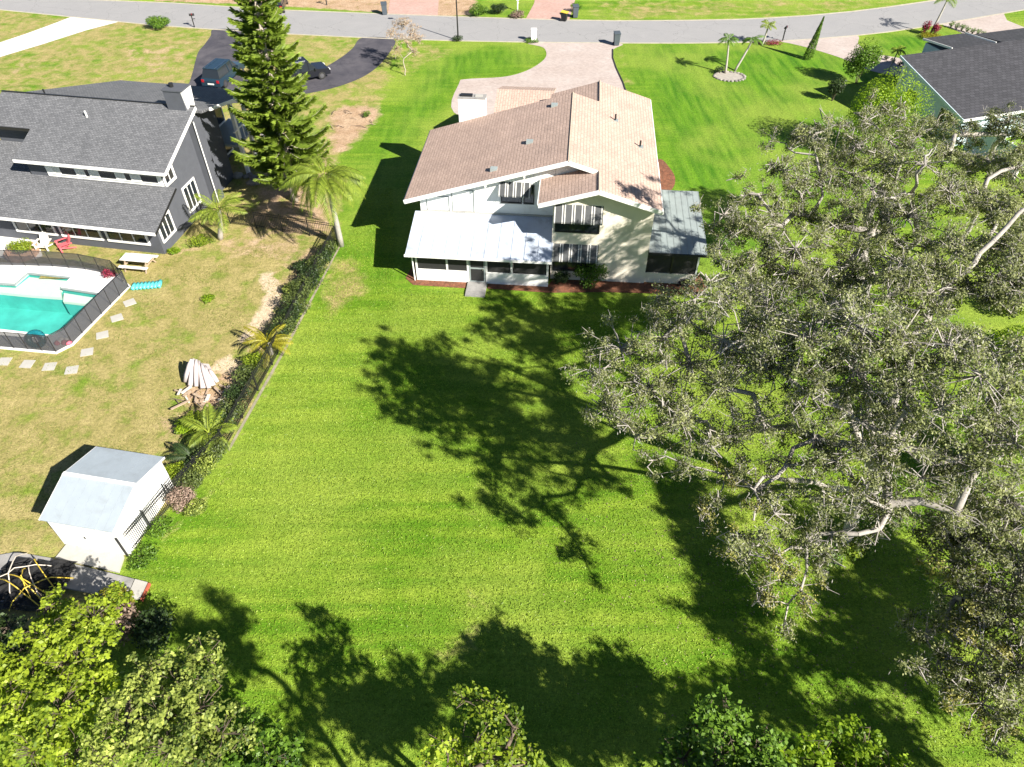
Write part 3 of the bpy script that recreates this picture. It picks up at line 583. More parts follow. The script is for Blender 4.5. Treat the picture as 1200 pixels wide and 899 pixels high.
# big front bay glazing in the shaded recess
for i in range(3):
    rect_window(nb, M['white'], 'u', -1.8, 10.4+i*1.2, 11.4+i*1.2, 0.4, 2.3, 1, 0.06, 1, fw=0.1); rect_window(nb, M['white'], 'u', -1.8, 10.4+i*1.2, 11.4+i*1.2, 2.7, 4.6, 1, 0.06, 1, fw=0.1)
for v in (10.9, 12.6, 14.3): MB().box(0.7, v-0.12, 0, 0.94, v+0.12, zfr(v)-0.2).build('column', M['white'], nb)
MB().box(-1.75, 10.3, 2.42, 0.95, 14.4, 2.58).build('balcony', M['metal_grey'], nb)
for v in np.arange(10.5, 14.4, 0.55): MB().box(0.88, v, 2.58, 0.94, v+0.05, 3.5).build('baluster', M['white'], nb)
MB().box(0.86, 10.3, 3.5, 0.96, 14.4, 3.58).build('handrail', M['white'], nb)
c_ = MB().box(-0.9, 6.5, 6.2, 0.35, 7.6, 7.95).build('chimney', M['slate'], nb); MB().prism([(0.36, 6.45, 7.95), (0.36, 7.65, 7.95), (0.36, 7.4, 6.3), (0.36, 7.0, 5.9), (0.36, 6.7, 6.3)], (0.08, 0, 0)).build('chimney_face', M['chalk'], c_)
MB().box(-0.95, 6.45, 7.96, 0.45, 7.65, 8.05).build('chimney_cap', M['slate'], c_); MB().lathe([(0.14, 0), (0.14, 0.25)], 8, (-0.5, 7.0, 8.05)).build('flue', M['black'], c_)
MB().box(0.0, 6.6, 0, 0.5, 7.5, 6.2).build('chimney_breast', M['slate'], nb); MB().tube([(0.55, 6.55, 0.1), (0.55, 6.55, 6.0)], 0.04, 6).build('downspout', M['white'], nb)
for u, v in ((-10.9, 7.9), (-6.2, 5.4)): MB().tube([(u, v, (zfr(v) if v > 6.9 else zup(v))-0.1), (u, v, (zfr(v) if v > 6.9 else zup(v))+0.4)], 0.06, 7).build('roof_vent', M['black'] if v > 6 else M['white'], nb)

# ------------------------------------------------------------ right neighbour house
RY = R(17); RO = (34.8, 54.0, 0)
rh = thing('house', 'pale blue house with charcoal shingle roof behind the oaks', 'house', RO, RY)
def zR(v): return 2.6 + 0.22*v
slab([(-0.2, -0.2, zR(-0.2)), (22, -0.2, zR(-0.2)), (22, 8.2, zR(8.2)), (-0.2, 8.2, zR(8.2))], 0.15).build('roof', M['dark_roof'], rh)
MB().box(5.9, 8.4, 0, 9.9, 12.1, 3.5).build('wall', M['blue_wall'], rh); MB().box(10.9, 8.4, 0, 20.4, 11.7, 3.5).build('wall', M['blue_wall'], rh)
slab([(5.1, 8.22, zR(8.2)), (9.4, 8.22, zR(8.2)), (10.2, 12.5, 3.75), (5.9, 12.5, 3.75)], 0.14).build('roof', M['dark_roof'], rh)
slab([(10.2, 8.22, zR(8.2)), (22, 8.22, zR(8.2)), (22, 12, 3.75), (10.9, 12, 3.75)], 0.14).build('roof', M['dark_roof'], rh)
def rbar(p, q, h=0.2, m='white'): MB().bar(p, q, 0.06, h).build('fascia', M[m], rh)
rbar((-0.23, -0.2, zR(-0.2)-0.08), (-0.23, 8.2, zR(8.2)-0.08), m='blue_wall'); rbar((-0.2, -0.23, zR(-0.2)-0.08), (22, -0.23, zR(-0.2)-0.08)); rbar((5.05, 8.3, zR(8.2)-0.03), (5.85, 12.5, 3.68), 0.16); rbar((9.6, 8.3, zR(8.2)-0.03), (10.4, 12.5, 3.72), 0.16)
MB().prism([(0.5, 0.4, 0), (0.5, 0.4, zR(0.4)-0.17), (0.5, 8.1, zR(8.1)-0.17), (0.5, 8.1, 0)], (20, 0, 0)).build('wall', M['blue_wall'], rh)
rect_window(rh, M['white'], 'u', 0.5, 1.4, 2.8, 1.0, 2.2, 2, side=-1); rect_window(rh, M['white'], 'u', 0.5, 5.6, 6.8, 1.0, 2.2, 2, side=-1)
MB().box(0.40, 7.75, 0, 0.497, 8.12, 4.1).build('corner_post', M['white'], rh)
vt = MB().tube([(10.5, 3.9, zR(3.9)-0.1), (10.5, 3.9, zR(3.9)+0.45)], 0.07, 7).build('roof_vent', M['black'], rh)
pf = thing('privacy_fence', 'pale vinyl privacy fence glimpsed between the oak crowns', 'fence', RO, RY)
for i in range(7):
    MB().box(1.05, -5.4+i*0.75, 0.02, 1.1, -4.68+i*0.75, 2.2).build('panel', M['blue_wall'], pf); MB().box(1.0, -5.46+i*0.75, 0, 1.15, -5.4+i*0.75-0.003, 2.3).build('post', M['white'], pf)

# ------------------------------------------------------------ foliage tools
def leaf_mesh(name, P, size, mat, parent, up=0.5, aspect=0.5, tone=None, outward=None, rng=RNG, kind=None, droop=None, loc=None):
    P = np.asarray(P, float); n = len(P)
    nrm = rng.normal(size=(n, 3)); nrm /= np.linalg.norm(nrm, axis=1)[:, None] + 1e-9
    nrm[:, 2] += up*1.6
    if outward is not None: nrm += outward*0.9
    nrm /= np.linalg.norm(nrm, axis=1)[:, None] + 1e-9
    t = rng.normal(size=(n, 3))
    if droop is not None: t = t*0.35 + np.array([0, 0, -droop])
    t -= nrm*(t*nrm).sum(1)[:, None]; t /= np.linalg.norm(t, axis=1)[:, None] + 1e-9
    b = np.cross(nrm, t); s = size*rng.uniform(0.6, 1.35, n)[:, None]
    a = t*s*0.5; c = b*s*0.5*aspect
    V = np.stack([P - a, P + c + a*0.1 - nrm*s*0.05, P + a, P - c + a*0.1 - nrm*s*0.05], 1).reshape(-1, 3)
    me = bpy.data.meshes.new(name); me.vertices.add(4*n); me.vertices.foreach_set('co', V.ravel())
    me.loops.add(4*n); me.loops.foreach_set('vertex_index', np.arange(4*n, dtype=np.int32))
    me.polygons.add(n); me.polygons.foreach_set('loop_start', np.arange(0, 4*n, 4, dtype=np.int32)); me.update(calc_edges=True)
    if tone is None: tone = rng.uniform(0, 1, n)
    me.attributes.new('tone', 'FLOAT', 'FACE').data.foreach_set('value', np.clip(tone, 0, 1).astype(np.float32))
    me.materials.append(mat)
    o = bpy.data.objects.new(name, me); col.objects.link(o)
    if parent is not None: o.parent = parent
    if kind: o['kind'] = kind
    if loc is not None: o.location = loc
    return o
def ball(n, c, r, rng=RNG, flat=0.75, shell=0.45):
    d = rng.normal(size=(n, 3)); d /= np.linalg.norm(d, axis=1)[:, None]
    rad = rng.uniform(0, 1, n)**shell
    return np.asarray(c) + d*rad[:, None]*np.array([r, r, r*flat]), d
def clumpy(centres, radii, twigs, per, tr, rng=RNG, flat=0.75, shell=0.45):
    """leaf positions: clumps of twig tufts; returns points, outward, tone, tuft centres"""
    P, O, Tn, C, K = [], [], [], [], []
    for k, (c, r) in enumerate(zip(centres, radii)):
        nt_ = max(3, int(twigs*(r**2)))
        tc, td = ball(nt_, c, r, rng, flat, shell)
        base = rng.normal(0.0, 0.12)
        for q, dd in zip(tc, td):
            p, d = ball(per, q, tr*rng.uniform(0.7, 1.3), rng, 0.7, 0.6)
            P.append(p); O.append(d*0.5 + dd*0.5)
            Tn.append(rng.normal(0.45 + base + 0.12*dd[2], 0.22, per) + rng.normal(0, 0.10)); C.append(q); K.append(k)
    return np.concatenate(P), np.concatenate(O), np.concatenate(Tn), np.array(C), np.array(K)
def branches(base, top, centres, rng, r_unit=0.035, jit=0.25, trunk_steps=5, bias=0.35, lean=None):
    """grow a limb skeleton from base through top to every clump centre; returns list of (points, radii), node list"""
    base = Vector(base); top = Vector(top)
    nodes = [base.lerp(top, i/trunk_steps) + (Vector(rng.normal(size=3))*0.06 if 0 < i < trunk_steps else Vector()) for i in range(trunk_steps+1)]
    par = [-1] + list(range(trunk_steps)); cnt = [0]*len(nodes)
    order = sorted(range(len(centres)), key=lambda i: (Vector(centres[i]) - top).length)
    tips = {}
    for i in order:
        c = Vector(centres[i]); best, bd = None, 1e9
        for j, nd in enumerate(nodes):
            if j < trunk_steps*0.4: continue
            dv = c - nd; d = dv.length
            if d < 0.3: continue
            back = (nd - top).length
            cost = d + bias*back*0.5 + max(0, nd.z - c.z)*0.5
            if cost < bd: best, bd = j, cost
        nd = nodes[best]; L = (c - nd).length; seg = max(2, int(L/0.9)); prev = best
        sag = Vector((rng.normal(), rng.normal(), abs(rng.normal())*0.7))*L*0.10
        for s in range(1, seg+1):
            t = s/seg; p = nd.lerp(c, t) + sag*math.sin(math.pi*t) + Vector(rng.normal(size=3))*jit*0.35*(1 if s < seg else 0)
            nodes.append(p); par.append(prev); cnt.append(0); prev = len(nodes)-1
        j = prev; tips[i] = j
        while j != -1: cnt[j] += 1; j = par[j]
    segs = []
    for j in range(1, len(nodes)):
        r0 = r_unit*math.sqrt(max(1, cnt[par[j]])); r1 = r_unit*math.sqrt(max(1, cnt[j]))
        segs.append((nodes[par[j]], nodes[j], min(r0, r1*1.35), r1))
    return segs, nodes
def limb_mesh(segs, mat, parent, name='trunk', n=6):
    mb = MB()
    for p, q, r0, r1 in segs: mb.tube([p, q + (q-p)*0.05], [r0, r1], n if r0 > 0.06 else 3, cap=False)
    return mb.build(name, mat, parent, smooth=True)
def tree(name, label, cat, base, top, centres, radii, leaf, bark, twigs=9, per=40, tr=0.4, size=0.14, aspect=0.5, up=0.4, flat=0.75, seed=1, r_unit=0.03, moss=0, twig_draw=True, group=None, leaf2=None, leaf2_idx=(), shell=0.45, tone_shift=0.0, twig_r=0.026, fine_twigs=2, along=0.0, limbs=()):
    rng = np.random.default_rng(seed); base = Vector(base)
    t = thing(name, label, cat, base, 0, group)
    C = [tuple(Vector(c) - base) for c in centres]
    segs, nodes = branches((0, 0, -0.15), Vector(top)-base, C, rng, r_unit)
    P, O, Tn, TC, K = clumpy(C, radii, twigs, per, tr, rng, flat, shell); Tn = Tn + tone_shift
    if along:  # leafy tufts strung along the thin limbs
        ext = []
        for p, q, r0, r1 in segs:
            if r1 < r_unit*2.3:
                for _ in range(rng.poisson(along*(q-p).length)): ext.append(tuple(p.lerp(q, rng.uniform()) + Vector(rng.normal(size=3))*0.45 + Vector((0, 0, 0.25))))
        if ext:
            P2, O2, T2, TC2, K2 = clumpy(ext, [0.35]*len(ext), twigs*1.0, per, tr*0.9, rng, 0.8, shell)
            for a_, b_ in zip(ext, range(len(ext))): C.append(a_)
            P = np.concatenate([P, P2]); O = np.concatenate([O, O2]); Tn = np.concatenate([Tn, T2 + tone_shift]); TC = np.concatenate([TC, TC2]); K = np.concatenate([K, K2 + len(C) - len(ext)])
    if twig_draw:
        for q, k in zip(TC, K):
            c = Vector(C[k]); q = Vector(q); m_ = c.lerp(q, 0.5) + Vector(rng.normal(size=3))*0.2
            segs.append((c, m_, twig_r, twig_r*.8)); segs.append((m_, q, twig_r*.8, twig_r*.45))
            for _ in range(fine_twigs):
                e = q + Vector(rng.normal(size=3))*tr*0.6; h_ = q.lerp(e, 0.5) + Vector(rng.normal(size=3))*0.06; segs.append((q, h_, twig_r*.5, twig_r*.4)); segs.append((h_, e, twig_r*.4, twig_r*.2))
    limb_mesh(segs, bark, t)
    for lp_, r0, r1 in limbs:
        q = [Vector(p) - base for p in lp_]; pts_ = []
        for i in range(len(q)-1):
            for k in range(4): pts_.append(q[i].lerp(q[i+1], k/4) + Vector(rng.normal(size=3))*0.09*(1 if i or k else 0))
        pts_.append(q[-1]); m_ = len(pts_)
        MB().tube(pts_, [0.8*(r0 + (r1-r0)*(i/(m_-1))**0.8) for i in range(m_)], 7).build('limb', bark, t, True)
    KK = np.repeat(K, per); sel = np.isin(KK, list(leaf2_idx)) if leaf2 is not None else np.zeros(len(P), bool)
    leaf_mesh('crown', P[~sel], size, leaf, t, up, aspect, Tn[~sel], O[~sel], rng)
    if sel.any(): leaf_mesh('crown', P[sel], size, leaf2, t, up, aspect, Tn[sel], O[sel], rng)
    if moss:
        pick = rng.integers(0, len(TC), moss); mp = TC[pick] + rng.normal(size=(moss, 3))*0.17
        leaf_mesh('moss', mp, 0.12, M['moss'], t, 0.0, 0.16, rng.uniform(0, 1, moss), None, rng, droop=0.8)
    return t
def px_clumps(lst): return [tuple(W(a, b, z)) for a, b, z, r in lst], [r for *_, r in lst]

# ------------------------------------------------------------ the live oaks
A_L = [(702,438,9.5,1.1),(728,408,10,1.4),(718,478,8.6,1.2),(760,455,9.2,1.5),(772,398,10.5,1.3),(745,512,8,1.0),(800,370,11,1.3),(808,425,10,1.5),(798,492,8.6,1.3),(848,398,11,1.5),(850,455,10,1.4),(842,515,7.6,0.9),
 (898,368,12,1.5),(902,425,11,1.6),(892,492,9.3,1.3),(950,398,12.5,1.7),(948,462,11,1.4),(1000,380,13,1.7),(1002,435,12,1.5),(955,515,9,1.2),(1010,495,10.5,1.5),(1052,400,13,1.6),(1062,455,12,1.5),(1058,525,10,1.4),(1102,478,12,1.5),(1108,408,13,1.4),(1150,440,13,1.5),(1118,540,10,1.2),(1165,490,11,1.4),
 (850,556,8,0.75),(826,602,7,0.75),(858,640,7.2,0.7),(885,575,8.3,0.8),(905,655,7.4,0.85),(888,705,5.6,0.75),(938,692,6,0.8),(945,642,7.4,0.85),(965,585,8.8,1.0),(1005,570,9,1.0),(922,545,8.8,0.9),(975,625,7.8,0.8),(918,735,5,0.4),(1040,590,8.0,1.1),(862,435,8,1.0),(900,365,8.3,1.0),(976,372,8.2,1.1),(1040,480,9,1.2),(765,540,8.4,.6),(805,545,8.3,.6),(887,640,8,.8),(908,602,8.2,.8),(832,330,13.2,.7),(815,350,12.2,.8),(770,350,11.5,.5),(980,540,9.6,1.0),(1080,560,9.6,1.2),(1030,620,8,.9),(1150,540,10,1.3),(1190,520,11,1.4),(1180,450,12,1.5),(1195,410,12.5,1.4),(1120,600,8.5,1.0),(868,380,8,.9),(932,388,8.2,.9),(908,405,8,.8),(850,352,10.8,.7),(1062,365,9.2,1.1),(1092,385,10,1.1),(1010,350,8.6,1.0),(1140,400,10.5,1.2),(1020,460,9,1.1),(990,415,9.2,1.0),(925,500,8.6,.8),(1075,490,9.5,1.0)]
cA, rA = px_clumps(A_L)
LIMB_A = [([(14.5, 18.0, 3.6), W(1060, 430, 8), W(1077, 380, 9.8), W(1103, 348, 10.8), W(1150, 295, 12), W(1205, 242, 13)], .28, .09), ([(14.5, 18.0, 3.8), W(985, 460, 8.5), W(950, 437, 10.2), W(905, 430, 10.8), W(868, 442, 10.6)], .2, .06),
          ([(14.3, 17.7, 3.2), W(930, 560, 7), W(888, 558, 8.6), W(883, 610, 7.9)], .17, .04), ([(14.5, 18.0, 4.0), W(1010, 400, 11), W(1000, 360, 12.8)], .17, .05), ([W(905, 430, 10.8), W(870, 400, 11.5), W(840, 412, 11.3)], .08, .04)]
LIMB_C = [([(18.8, 31.0, 4.0), W(1078, 280, 9), W(1068, 226, 11), W(1045, 228, 11.2), W(1020, 236, 11)], .2, .05), ([W(1068, 226, 11), W(1082, 195, 12.6), W(1092, 175, 12.8)], .1, .04), ([(18.8, 31.0, 4.2), W(960, 310, 9.8), W(900, 290, 10.4)], .16, .05)]
tree('oak_tree', 'largest spreading live oak with mossy grey limbs reaching over the back lawn', 'tree', (14.0, 17.3, 0), (14.6, 18.0, 4.5), cA, rA, M['oak_leaf'], M['bark'], 12, 92, 0.31, 0.08, 0.6, 0.5, seed=3, limbs=LIMB_A, along=2.0, r_unit=0.028, moss=26000, leaf2=M['oak_leaf2'], leaf2_idx=(29, 30, 31, 32, 33, 34, 35))
C_L = [(842,292,9.5,0.9),(868,318,9.4,0.9),(848,252,10,0.9),(888,272,10,1.1),(932,292,10.5,1.2),(888,228,10.6,.9),(918,200,11.3,1.0),(905,165,11.5,0.7),(952,158,12,1.0),(962,210,10.5,1.3),(982,262,10,1.4),(1002,172,11.5,1.2),(1022,222,11,1.3),(1042,165,11.5,1.1),(1082,192,12,1.3),(1062,252,11,1.4),
 (1000,312,10,1.5),(950,335,9.5,1.3),(898,335,8.4,1.1),(1060,312,11,1.5),(1112,225,11.5,1.3),(1122,292,11.5,1.4),(1090,345,11.5,1.3),(1040,348,11.5,1.2),(985,355,10.5,1.2),(940,335,8.5,1.0),(1030,300,8.2,1.2),(985,320,8.6,1.0),(880,350,9.5,.9),(930,250,9.5,1.0),(1050,210,10,1.0),(975,185,10.5,1.0),(1085,290,9.5,1.1),(1040,270,9,1.0),(1130,340,11,1.2),(1075,160,11.5,1.0),(1015,140,11.5,.8),(860,272,9.8,.8),(905,250,10.2,.9),(940,228,10.6,.9),(925,175,11.4,.7),(868,235,10.2,.7),(960,282,10,1.0),(992,236,10.6,.9),(902,310,9.4,.9),(985,148,11.6,.7),(1030,192,11.3,.9),(1060,138,11,.8),(835,268,9.6,.6),(925,320,9.8,.9),(985,332,9,1.0),(880,335,10.4,.7),(1010,290,9.4,1.0),(1050,330,9.6,1.0),(905,275,9,.8),(950,255,9.4,.9),(1000,205,10,.9),(1090,245,10,1.0),(1100,320,10.4,1.0)]
cC, rC = px_clumps(C_L)
tree('oak_tree', 'live oak with dark mossy crown just off the corner of the grey roofed porch', 'tree', (18.6, 31.0, 0), (18.8, 31.0, 4.5), cC, rC, M['oak_leaf'], M['bark'], 14, 92, 0.32, 0.08, 0.6, 0.5, along=1.8, limbs=LIMB_C, seed=5, r_unit=0.032, moss=15000)
B_L = [(1098,622,6.2,1.0),(1140,602,7,1.2),(1182,585,8,1.3),(1120,660,6,1.2),(1160,648,7,1.3),(1195,665,7,1.3),(1140,700,6,1.1),(1182,722,6,1.2),(1085,742,4.8,0.8),(1112,738,5,0.7),(1152,762,5.6,1.0),(1195,785,6,1.1),(1112,805,4.8,0.8),(1150,825,5,1.0),(1178,850,5,0.9),(1235,640,7.5,1.6),(1240,720,7,1.6),(1240,800,6,1.4),(1120,700,5.6,.9),(1160,690,6.4,1.0),(1175,625,7.6,1.1),(1130,630,6.8,1.0),(1100,770,4.8,.7),(1170,790,5.6,.9)]
cB, rB = px_clumps(B_L)
tree('oak_tree', 'grey twiggy live oak hanging low branches over the shaded lawn, right of the largest oak', 'tree', (22.5, 15.5, 0), (22.0, 15.6, 4.0), cB, rB, M['oak_leaf'], M['bark'], 17, 95, 0.32, 0.085, 0.6, 0.5, along=1.0, seed=8, r_unit=0.03, moss=14000, leaf2=M['oak_leaf2'], leaf2_idx=(3, 6, 10, 12, 13))
D_L = [(1095,148,9,1.1),(1130,158,9.4,1.2),(1182,145,10,1.4),(1192,195,10.5,1.4),(1172,252,11,1.4),(1205,250,11,1.5),(1190,300,11.5,1.4),(1135,205,9.2,1.0),(1215,160,10.5,1.6),(1165,330,11.5,1.2),(1230,300,11.5,1.8),(1110,180,9.5,1.0),(1195,345,11.5,1.2),(1150,230,10,1.2),(1160,190,9.8,1.0),(1150,290,10.8,1.2)]
cD, rD = px_clumps(D_L)
tree('oak_tree', 'live oak crowding against the charcoal roofed house', 'tree', (28.0, 38.5, 0), (28.0, 38.2, 4.5), cD, rD, M['oak_leaf'], M['bark'], 18, 95, 0.36, 0.10, 0.6, 0.5, along=1.0, seed=13, r_unit=0.034, moss=9000)

# ------------------------------------------------------------ shrubs and broadleaf trees
def shrub(name, label, px, py, r, h, leaf, n=900, size=0.12, cat='shrub', group=None, seed=0, flat=None, lobes=6, z0=0.0, stem='bark_dark', aspect=0.55, pos=None, up=0.5):
    rng = np.random.default_rng(seed + int(px*7+py*3)); p = Vector(pos) if pos is not None else W(px, py)
    t = thing(name, label, cat, (p.x, p.y, z0), rng.uniform(0, 6), group)
    cs = [(0, 0, h*0.55)]; rs = [r*0.75]
    for i in range(lobes):
        a = 2*math.pi*i/lobes + rng.uniform(-.3, .3); cs.append((math.cos(a)*r*0.5, math.sin(a)*r*0.5, h*rng.uniform(0.35, 0.72))); rs.append(r*rng.uniform(0.4, 0.55))
    f = h*0.5/max(r, .01)
    P, O, Tn = [], [], []
    for c, q in zip(cs, rs):
        k = max(8, int(n*q*q/sum(x*x for x in rs))); pp, d = ball(k, c, q, rng, min(1.4, f*1.2), 0.35)
        P.append(pp); O.append(d); Tn.append(rng.normal(0.45 + rng.normal(0, 0.08), 0.25, k) + 0.15*d[:, 2])
    P = np.concatenate(P); O = np.concatenate(O); Tn = np.concatenate(Tn); P[:, 2] = np.abs(P[:, 2]-0.04)+0.04
    leaf_mesh('foliage', P, size, leaf, t, up, aspect, Tn, O, rng)
    mb = MB()
    for i in range(5):
        a = 2*math.pi*i/5; mb.tube([(math.cos(a)*0.05, math.sin(a)*0.05, -0.05), (math.cos(a)*r*0.25, math.sin(a)*r*0.25, h*0.5)], [0.03, 0.012], 5)
    mb.build('stem', M[stem], t)
    return t
def big_shrub(name, label, cat, lst, base, leaf, bark='bark_dark', twigs=25, per=44, tr=0.27, size=0.15, aspect=0.65, seed=1, up=0.8, r_unit=0.03, group=None, flat=0.8, tone=0.0, top_z=None):
    c, r = px_clumps(lst); base = Vector(base); top = Vector((base.x, base.y, 1.0 if top_z is None else top_z))
    return tree(name, label, cat, base, top, c, r, leaf, M[bark], twigs, per, tr, size, aspect, up, flat, seed, r_unit, 0, True, group, shell=0.4, tone_shift=tone, twig_r=0.014, fine_twigs=0)
# bottom left thicket
big_shrub('tree', 'lime green broadleaf tree beside the black netting frame', 'tree', [(110,725,3.6,1.0),(60,745,3.6,1.1),(90,775,3.6,1.2),(40,790,3.4,1.2),(20,840,3.6,1.2),(70,830,3.8,1.2),(110,800,3.4,0.9),(40,880,3.8,1.2),(-20,800,3.4,1.2),(90,880,3.8,1.1),(125,708,3.2,0.7),(60,710,2.6,.8)], (-17.2, 11.2, 0), M['lime_leaf'], seed=21, tone=0.15)
big_shrub('tree', 'pale variegated broadleaf tree growing out of the thicket by the lawn', 'tree', [(170,790,4.0,1.0),(210,800,4.2,1.0),(240,770,4.0,0.8),(190,840,4.4,1.1),(235,830,4.4,1.1),(150,850,4.4,1.0),(200,880,4.6,1.1),(260,860,4.2,.9),(130,890,4.6,1.0),(150,820,4.2,.8),(240,900,4.6,1.0)], (-12.3, 9.2, 0), M['pale_leaf'], seed=22, size=0.13)
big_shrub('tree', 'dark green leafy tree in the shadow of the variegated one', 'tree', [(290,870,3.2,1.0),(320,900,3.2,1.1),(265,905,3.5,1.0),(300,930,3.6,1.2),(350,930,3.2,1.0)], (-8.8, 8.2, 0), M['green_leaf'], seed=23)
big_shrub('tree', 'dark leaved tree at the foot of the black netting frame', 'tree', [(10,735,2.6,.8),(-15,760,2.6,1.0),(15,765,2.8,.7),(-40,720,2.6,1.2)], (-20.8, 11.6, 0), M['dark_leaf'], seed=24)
shrub('shrub', 'browned dying shrub between the lime tree and the lawn', 150, 742, 0.9, 1.9, M['dead_leaf'], 1100, 0.14, seed=3, up=0.3); shrub('shrub', 'small browned shrub in a gap of the thicket', 105, 812, 0.7, 2.6, M['dead_leaf'], 700, 0.14, seed=4, up=0.3)
shrub('shrub', 'golden yellow shrub at the end of the concrete walk', 143, 716, 0.75, 1.7, M['gold_leaf'], 900, 0.16, seed=5)
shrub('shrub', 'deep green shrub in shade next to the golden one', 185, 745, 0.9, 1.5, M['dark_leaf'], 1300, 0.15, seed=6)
# bottom edge trees, partly below the frame; their crowns shade the near lawn
big_shrub('tree', 'slender yellow green tree top rising from the shaded near lawn', 'tree', [(545,818,6.4,.45),(575,828,6.5,.5),(520,870,6,.5),(560,865,6.2,.6),(600,850,6.4,.45),(590,885,6,.7),(550,905,5.6,.7),(620,895,5.8,.5),(500,893,5.6,.4)], (-0.9, 6.3, 0), M['lime_leaf'], seed=31, twigs=44, per=26, tr=0.24, size=0.13, top_z=3.0)
big_shrub('tree', 'rich green dense tree crown near the dark tree shade, left of two', 'tree', [(820,850,5.6,.8),(850,838,5.8,.8),(800,890,5.4,.9),(845,885,5.8,1.0),(885,880,5.6,.9),(830,940,5.6,1.2),(890,930,5.6,1.2),(780,930,5.4,1.0)], (6.0, 5.6, 0), M['green_leaf'], seed=32, twigs=34, per=34, tr=0.30, size=0.14, top_z=2.5)
big_shrub('tree', 'yellowish green tree crown beside the rich green one', 'tree', [(985,872,5.2,.7),(1015,880,5.2,.8),(960,890,5.2,.7),(1000,920,5.4,1.0),(1045,910,5.2,.8),(950,930,5.4,.9),(920,890,5.2,.6)], (9.4, 6.2, 0), M['bright_leaf'], seed=33, twigs=38, per=30, tr=0.28, size=0.14, top_z=2.5)
def hidden_tree(label, base, h, r, seed, leaf='green_leaf', n=16):
    rng = np.random.default_rng(seed); b = Vector(base); cs, rs = [], []
    for i in range(n):
        p, d = ball(1, (b.x, b.y, h-r*0.6), r, rng, 0.55, 0.7); cs.append(tuple(p[0])); rs.append(rng.uniform(0.7, 1.15)*r*0.34)
    tree('tree', label, 'tree', b, (b.x, b.y, h*0.45), cs, rs, M[leaf], M['bark_dark'], 24, 30, 0.42, 0.2, 0.6, 0.4, 0.8, seed, 0.03, 0, False, 'trees along the back boundary')
for i, (x, y, h, r) in enumerate(((2.6, 3.5, 9.0, 2.5), (6.6, 3.1, 9.2, 2.7), (10.6, 3.2, 9.2, 2.7), (14.6, 3.3, 9.0, 2.7), (18.8, 3.0, 9.0, 2.8), (24.5, 9.5, 10.0, 3.4), (22.3, 5.8, 9.4, 2.8), (0.9, 2.5, 12.8, 1.6), (28.5, 14.5, 10.5, 3.2))):
    hidden_tree('tall leafy tree of the back boundary row, mostly beyond the near edge of the lawn', (x, y, 0), h, r, 40+i)

# Norfolk pine
def norfolk(base, h, lean):
    rng = np.random.default_rng(77); base = Vector(base)
    t = thing('pine_tree', 'tall tiered pine tree standing between the grey house and the dirt bed', 'tree', base)
    def ax(z): return Vector((lean[0]*z, lean[1]*z, z))
    MB().tube([ax(z) - Vector((0, 0, 0.1 if z == 0 else 0)) for z in np.linspace(0, h, 14)], [0.24*(1-z/h)+0.03 for z in np.linspace(0, h, 14)], 8).build('trunk', M['bark_pale'], t, True)
    P, D, Tn, mb = [], [], [], MB()
    z = 2.3
    while z < h-0.2:
        f = 1 - z/h; L = 2.85*min(1, f*1.35)**0.9 + 0.25
        nb_ = 7; off = rng.uniform(0, 6)
        for k in range(nb_):
            if rng.uniform() < 0.08: continue
            a = off + 2*math.pi*k/nb_ + rng.uniform(-.2, .2); l = L*rng.uniform(0.6, 1.15); d = Vector((math.cos(a), math.sin(a), 0)); s = Vector((-d.y, d.x, 0))
            c0 = ax(z); pts = []
            for q in np.linspace(0, 1, 7): pts.append(c0 + d*l*q + Vector((0, 0, l*(-0.05*q + 0.22*q*q*q - 0.10*math.sin(q*3)))))
            mb.tube(pts, [0.035, 0.03, 0.026, 0.02, 0.015, 0.01, 0.006], 4, cap=False)
            m_ = int(l*44)
            for i in range(m_):
                q = 0.22 + 0.78*(i+rng.uniform())/m_; j = min(5, int(q*6)); p = pts[j].lerp(pts[j+1], q*6-j)
                for sd in (-1, 1):
                    bl = 0.85*(1-q*0.55)*rng.uniform(0.7, 1.15)*min(1, l/1.6); dv = (s*sd*rng.uniform(.5, 1.0) + d*0.8 + Vector((0, 0, rng.uniform(-.25, .65)))).normalized()
                    P.append((p, p + dv*bl)); Tn.append(0.35 + 0.35*q + rng.normal(0, 0.15))
        z += rng.uniform(0.34, 0.52)
    mb.build('branch', M['bark_pale'], t)
    V, F, tn = [], [], []
    for (p, q), tt in zip(P, Tn):
        d = (q-p).normalized(); a = d.cross(Vector((rng.normal(), rng.normal(), 1))).normalized(); b = d.cross(a)
        for ww in (a, b):
            n = len(V); m_ = p.lerp(q, 0.55)
            V += [p, m_ + ww*0.042, q, m_ - ww*0.042]; F.append((n, n+1, n+2, n+3)); tn.append(tt)
    me = bpy.data.meshes.new('crown'); me.from_pydata([tuple(v) for v in V], [], F); me.attributes.new('tone', 'FLOAT', 'FACE').data.foreach_set('value', np.clip(tn, 0, 1).astype(np.float32))
    me.materials.append(M['pine_leaf']); o = bpy.data.objects.new('crown', me); col.objects.link(o); o.parent = t
pb = W(346, 236)
norfolk(pb, 17.5, (0.03, 0.01))

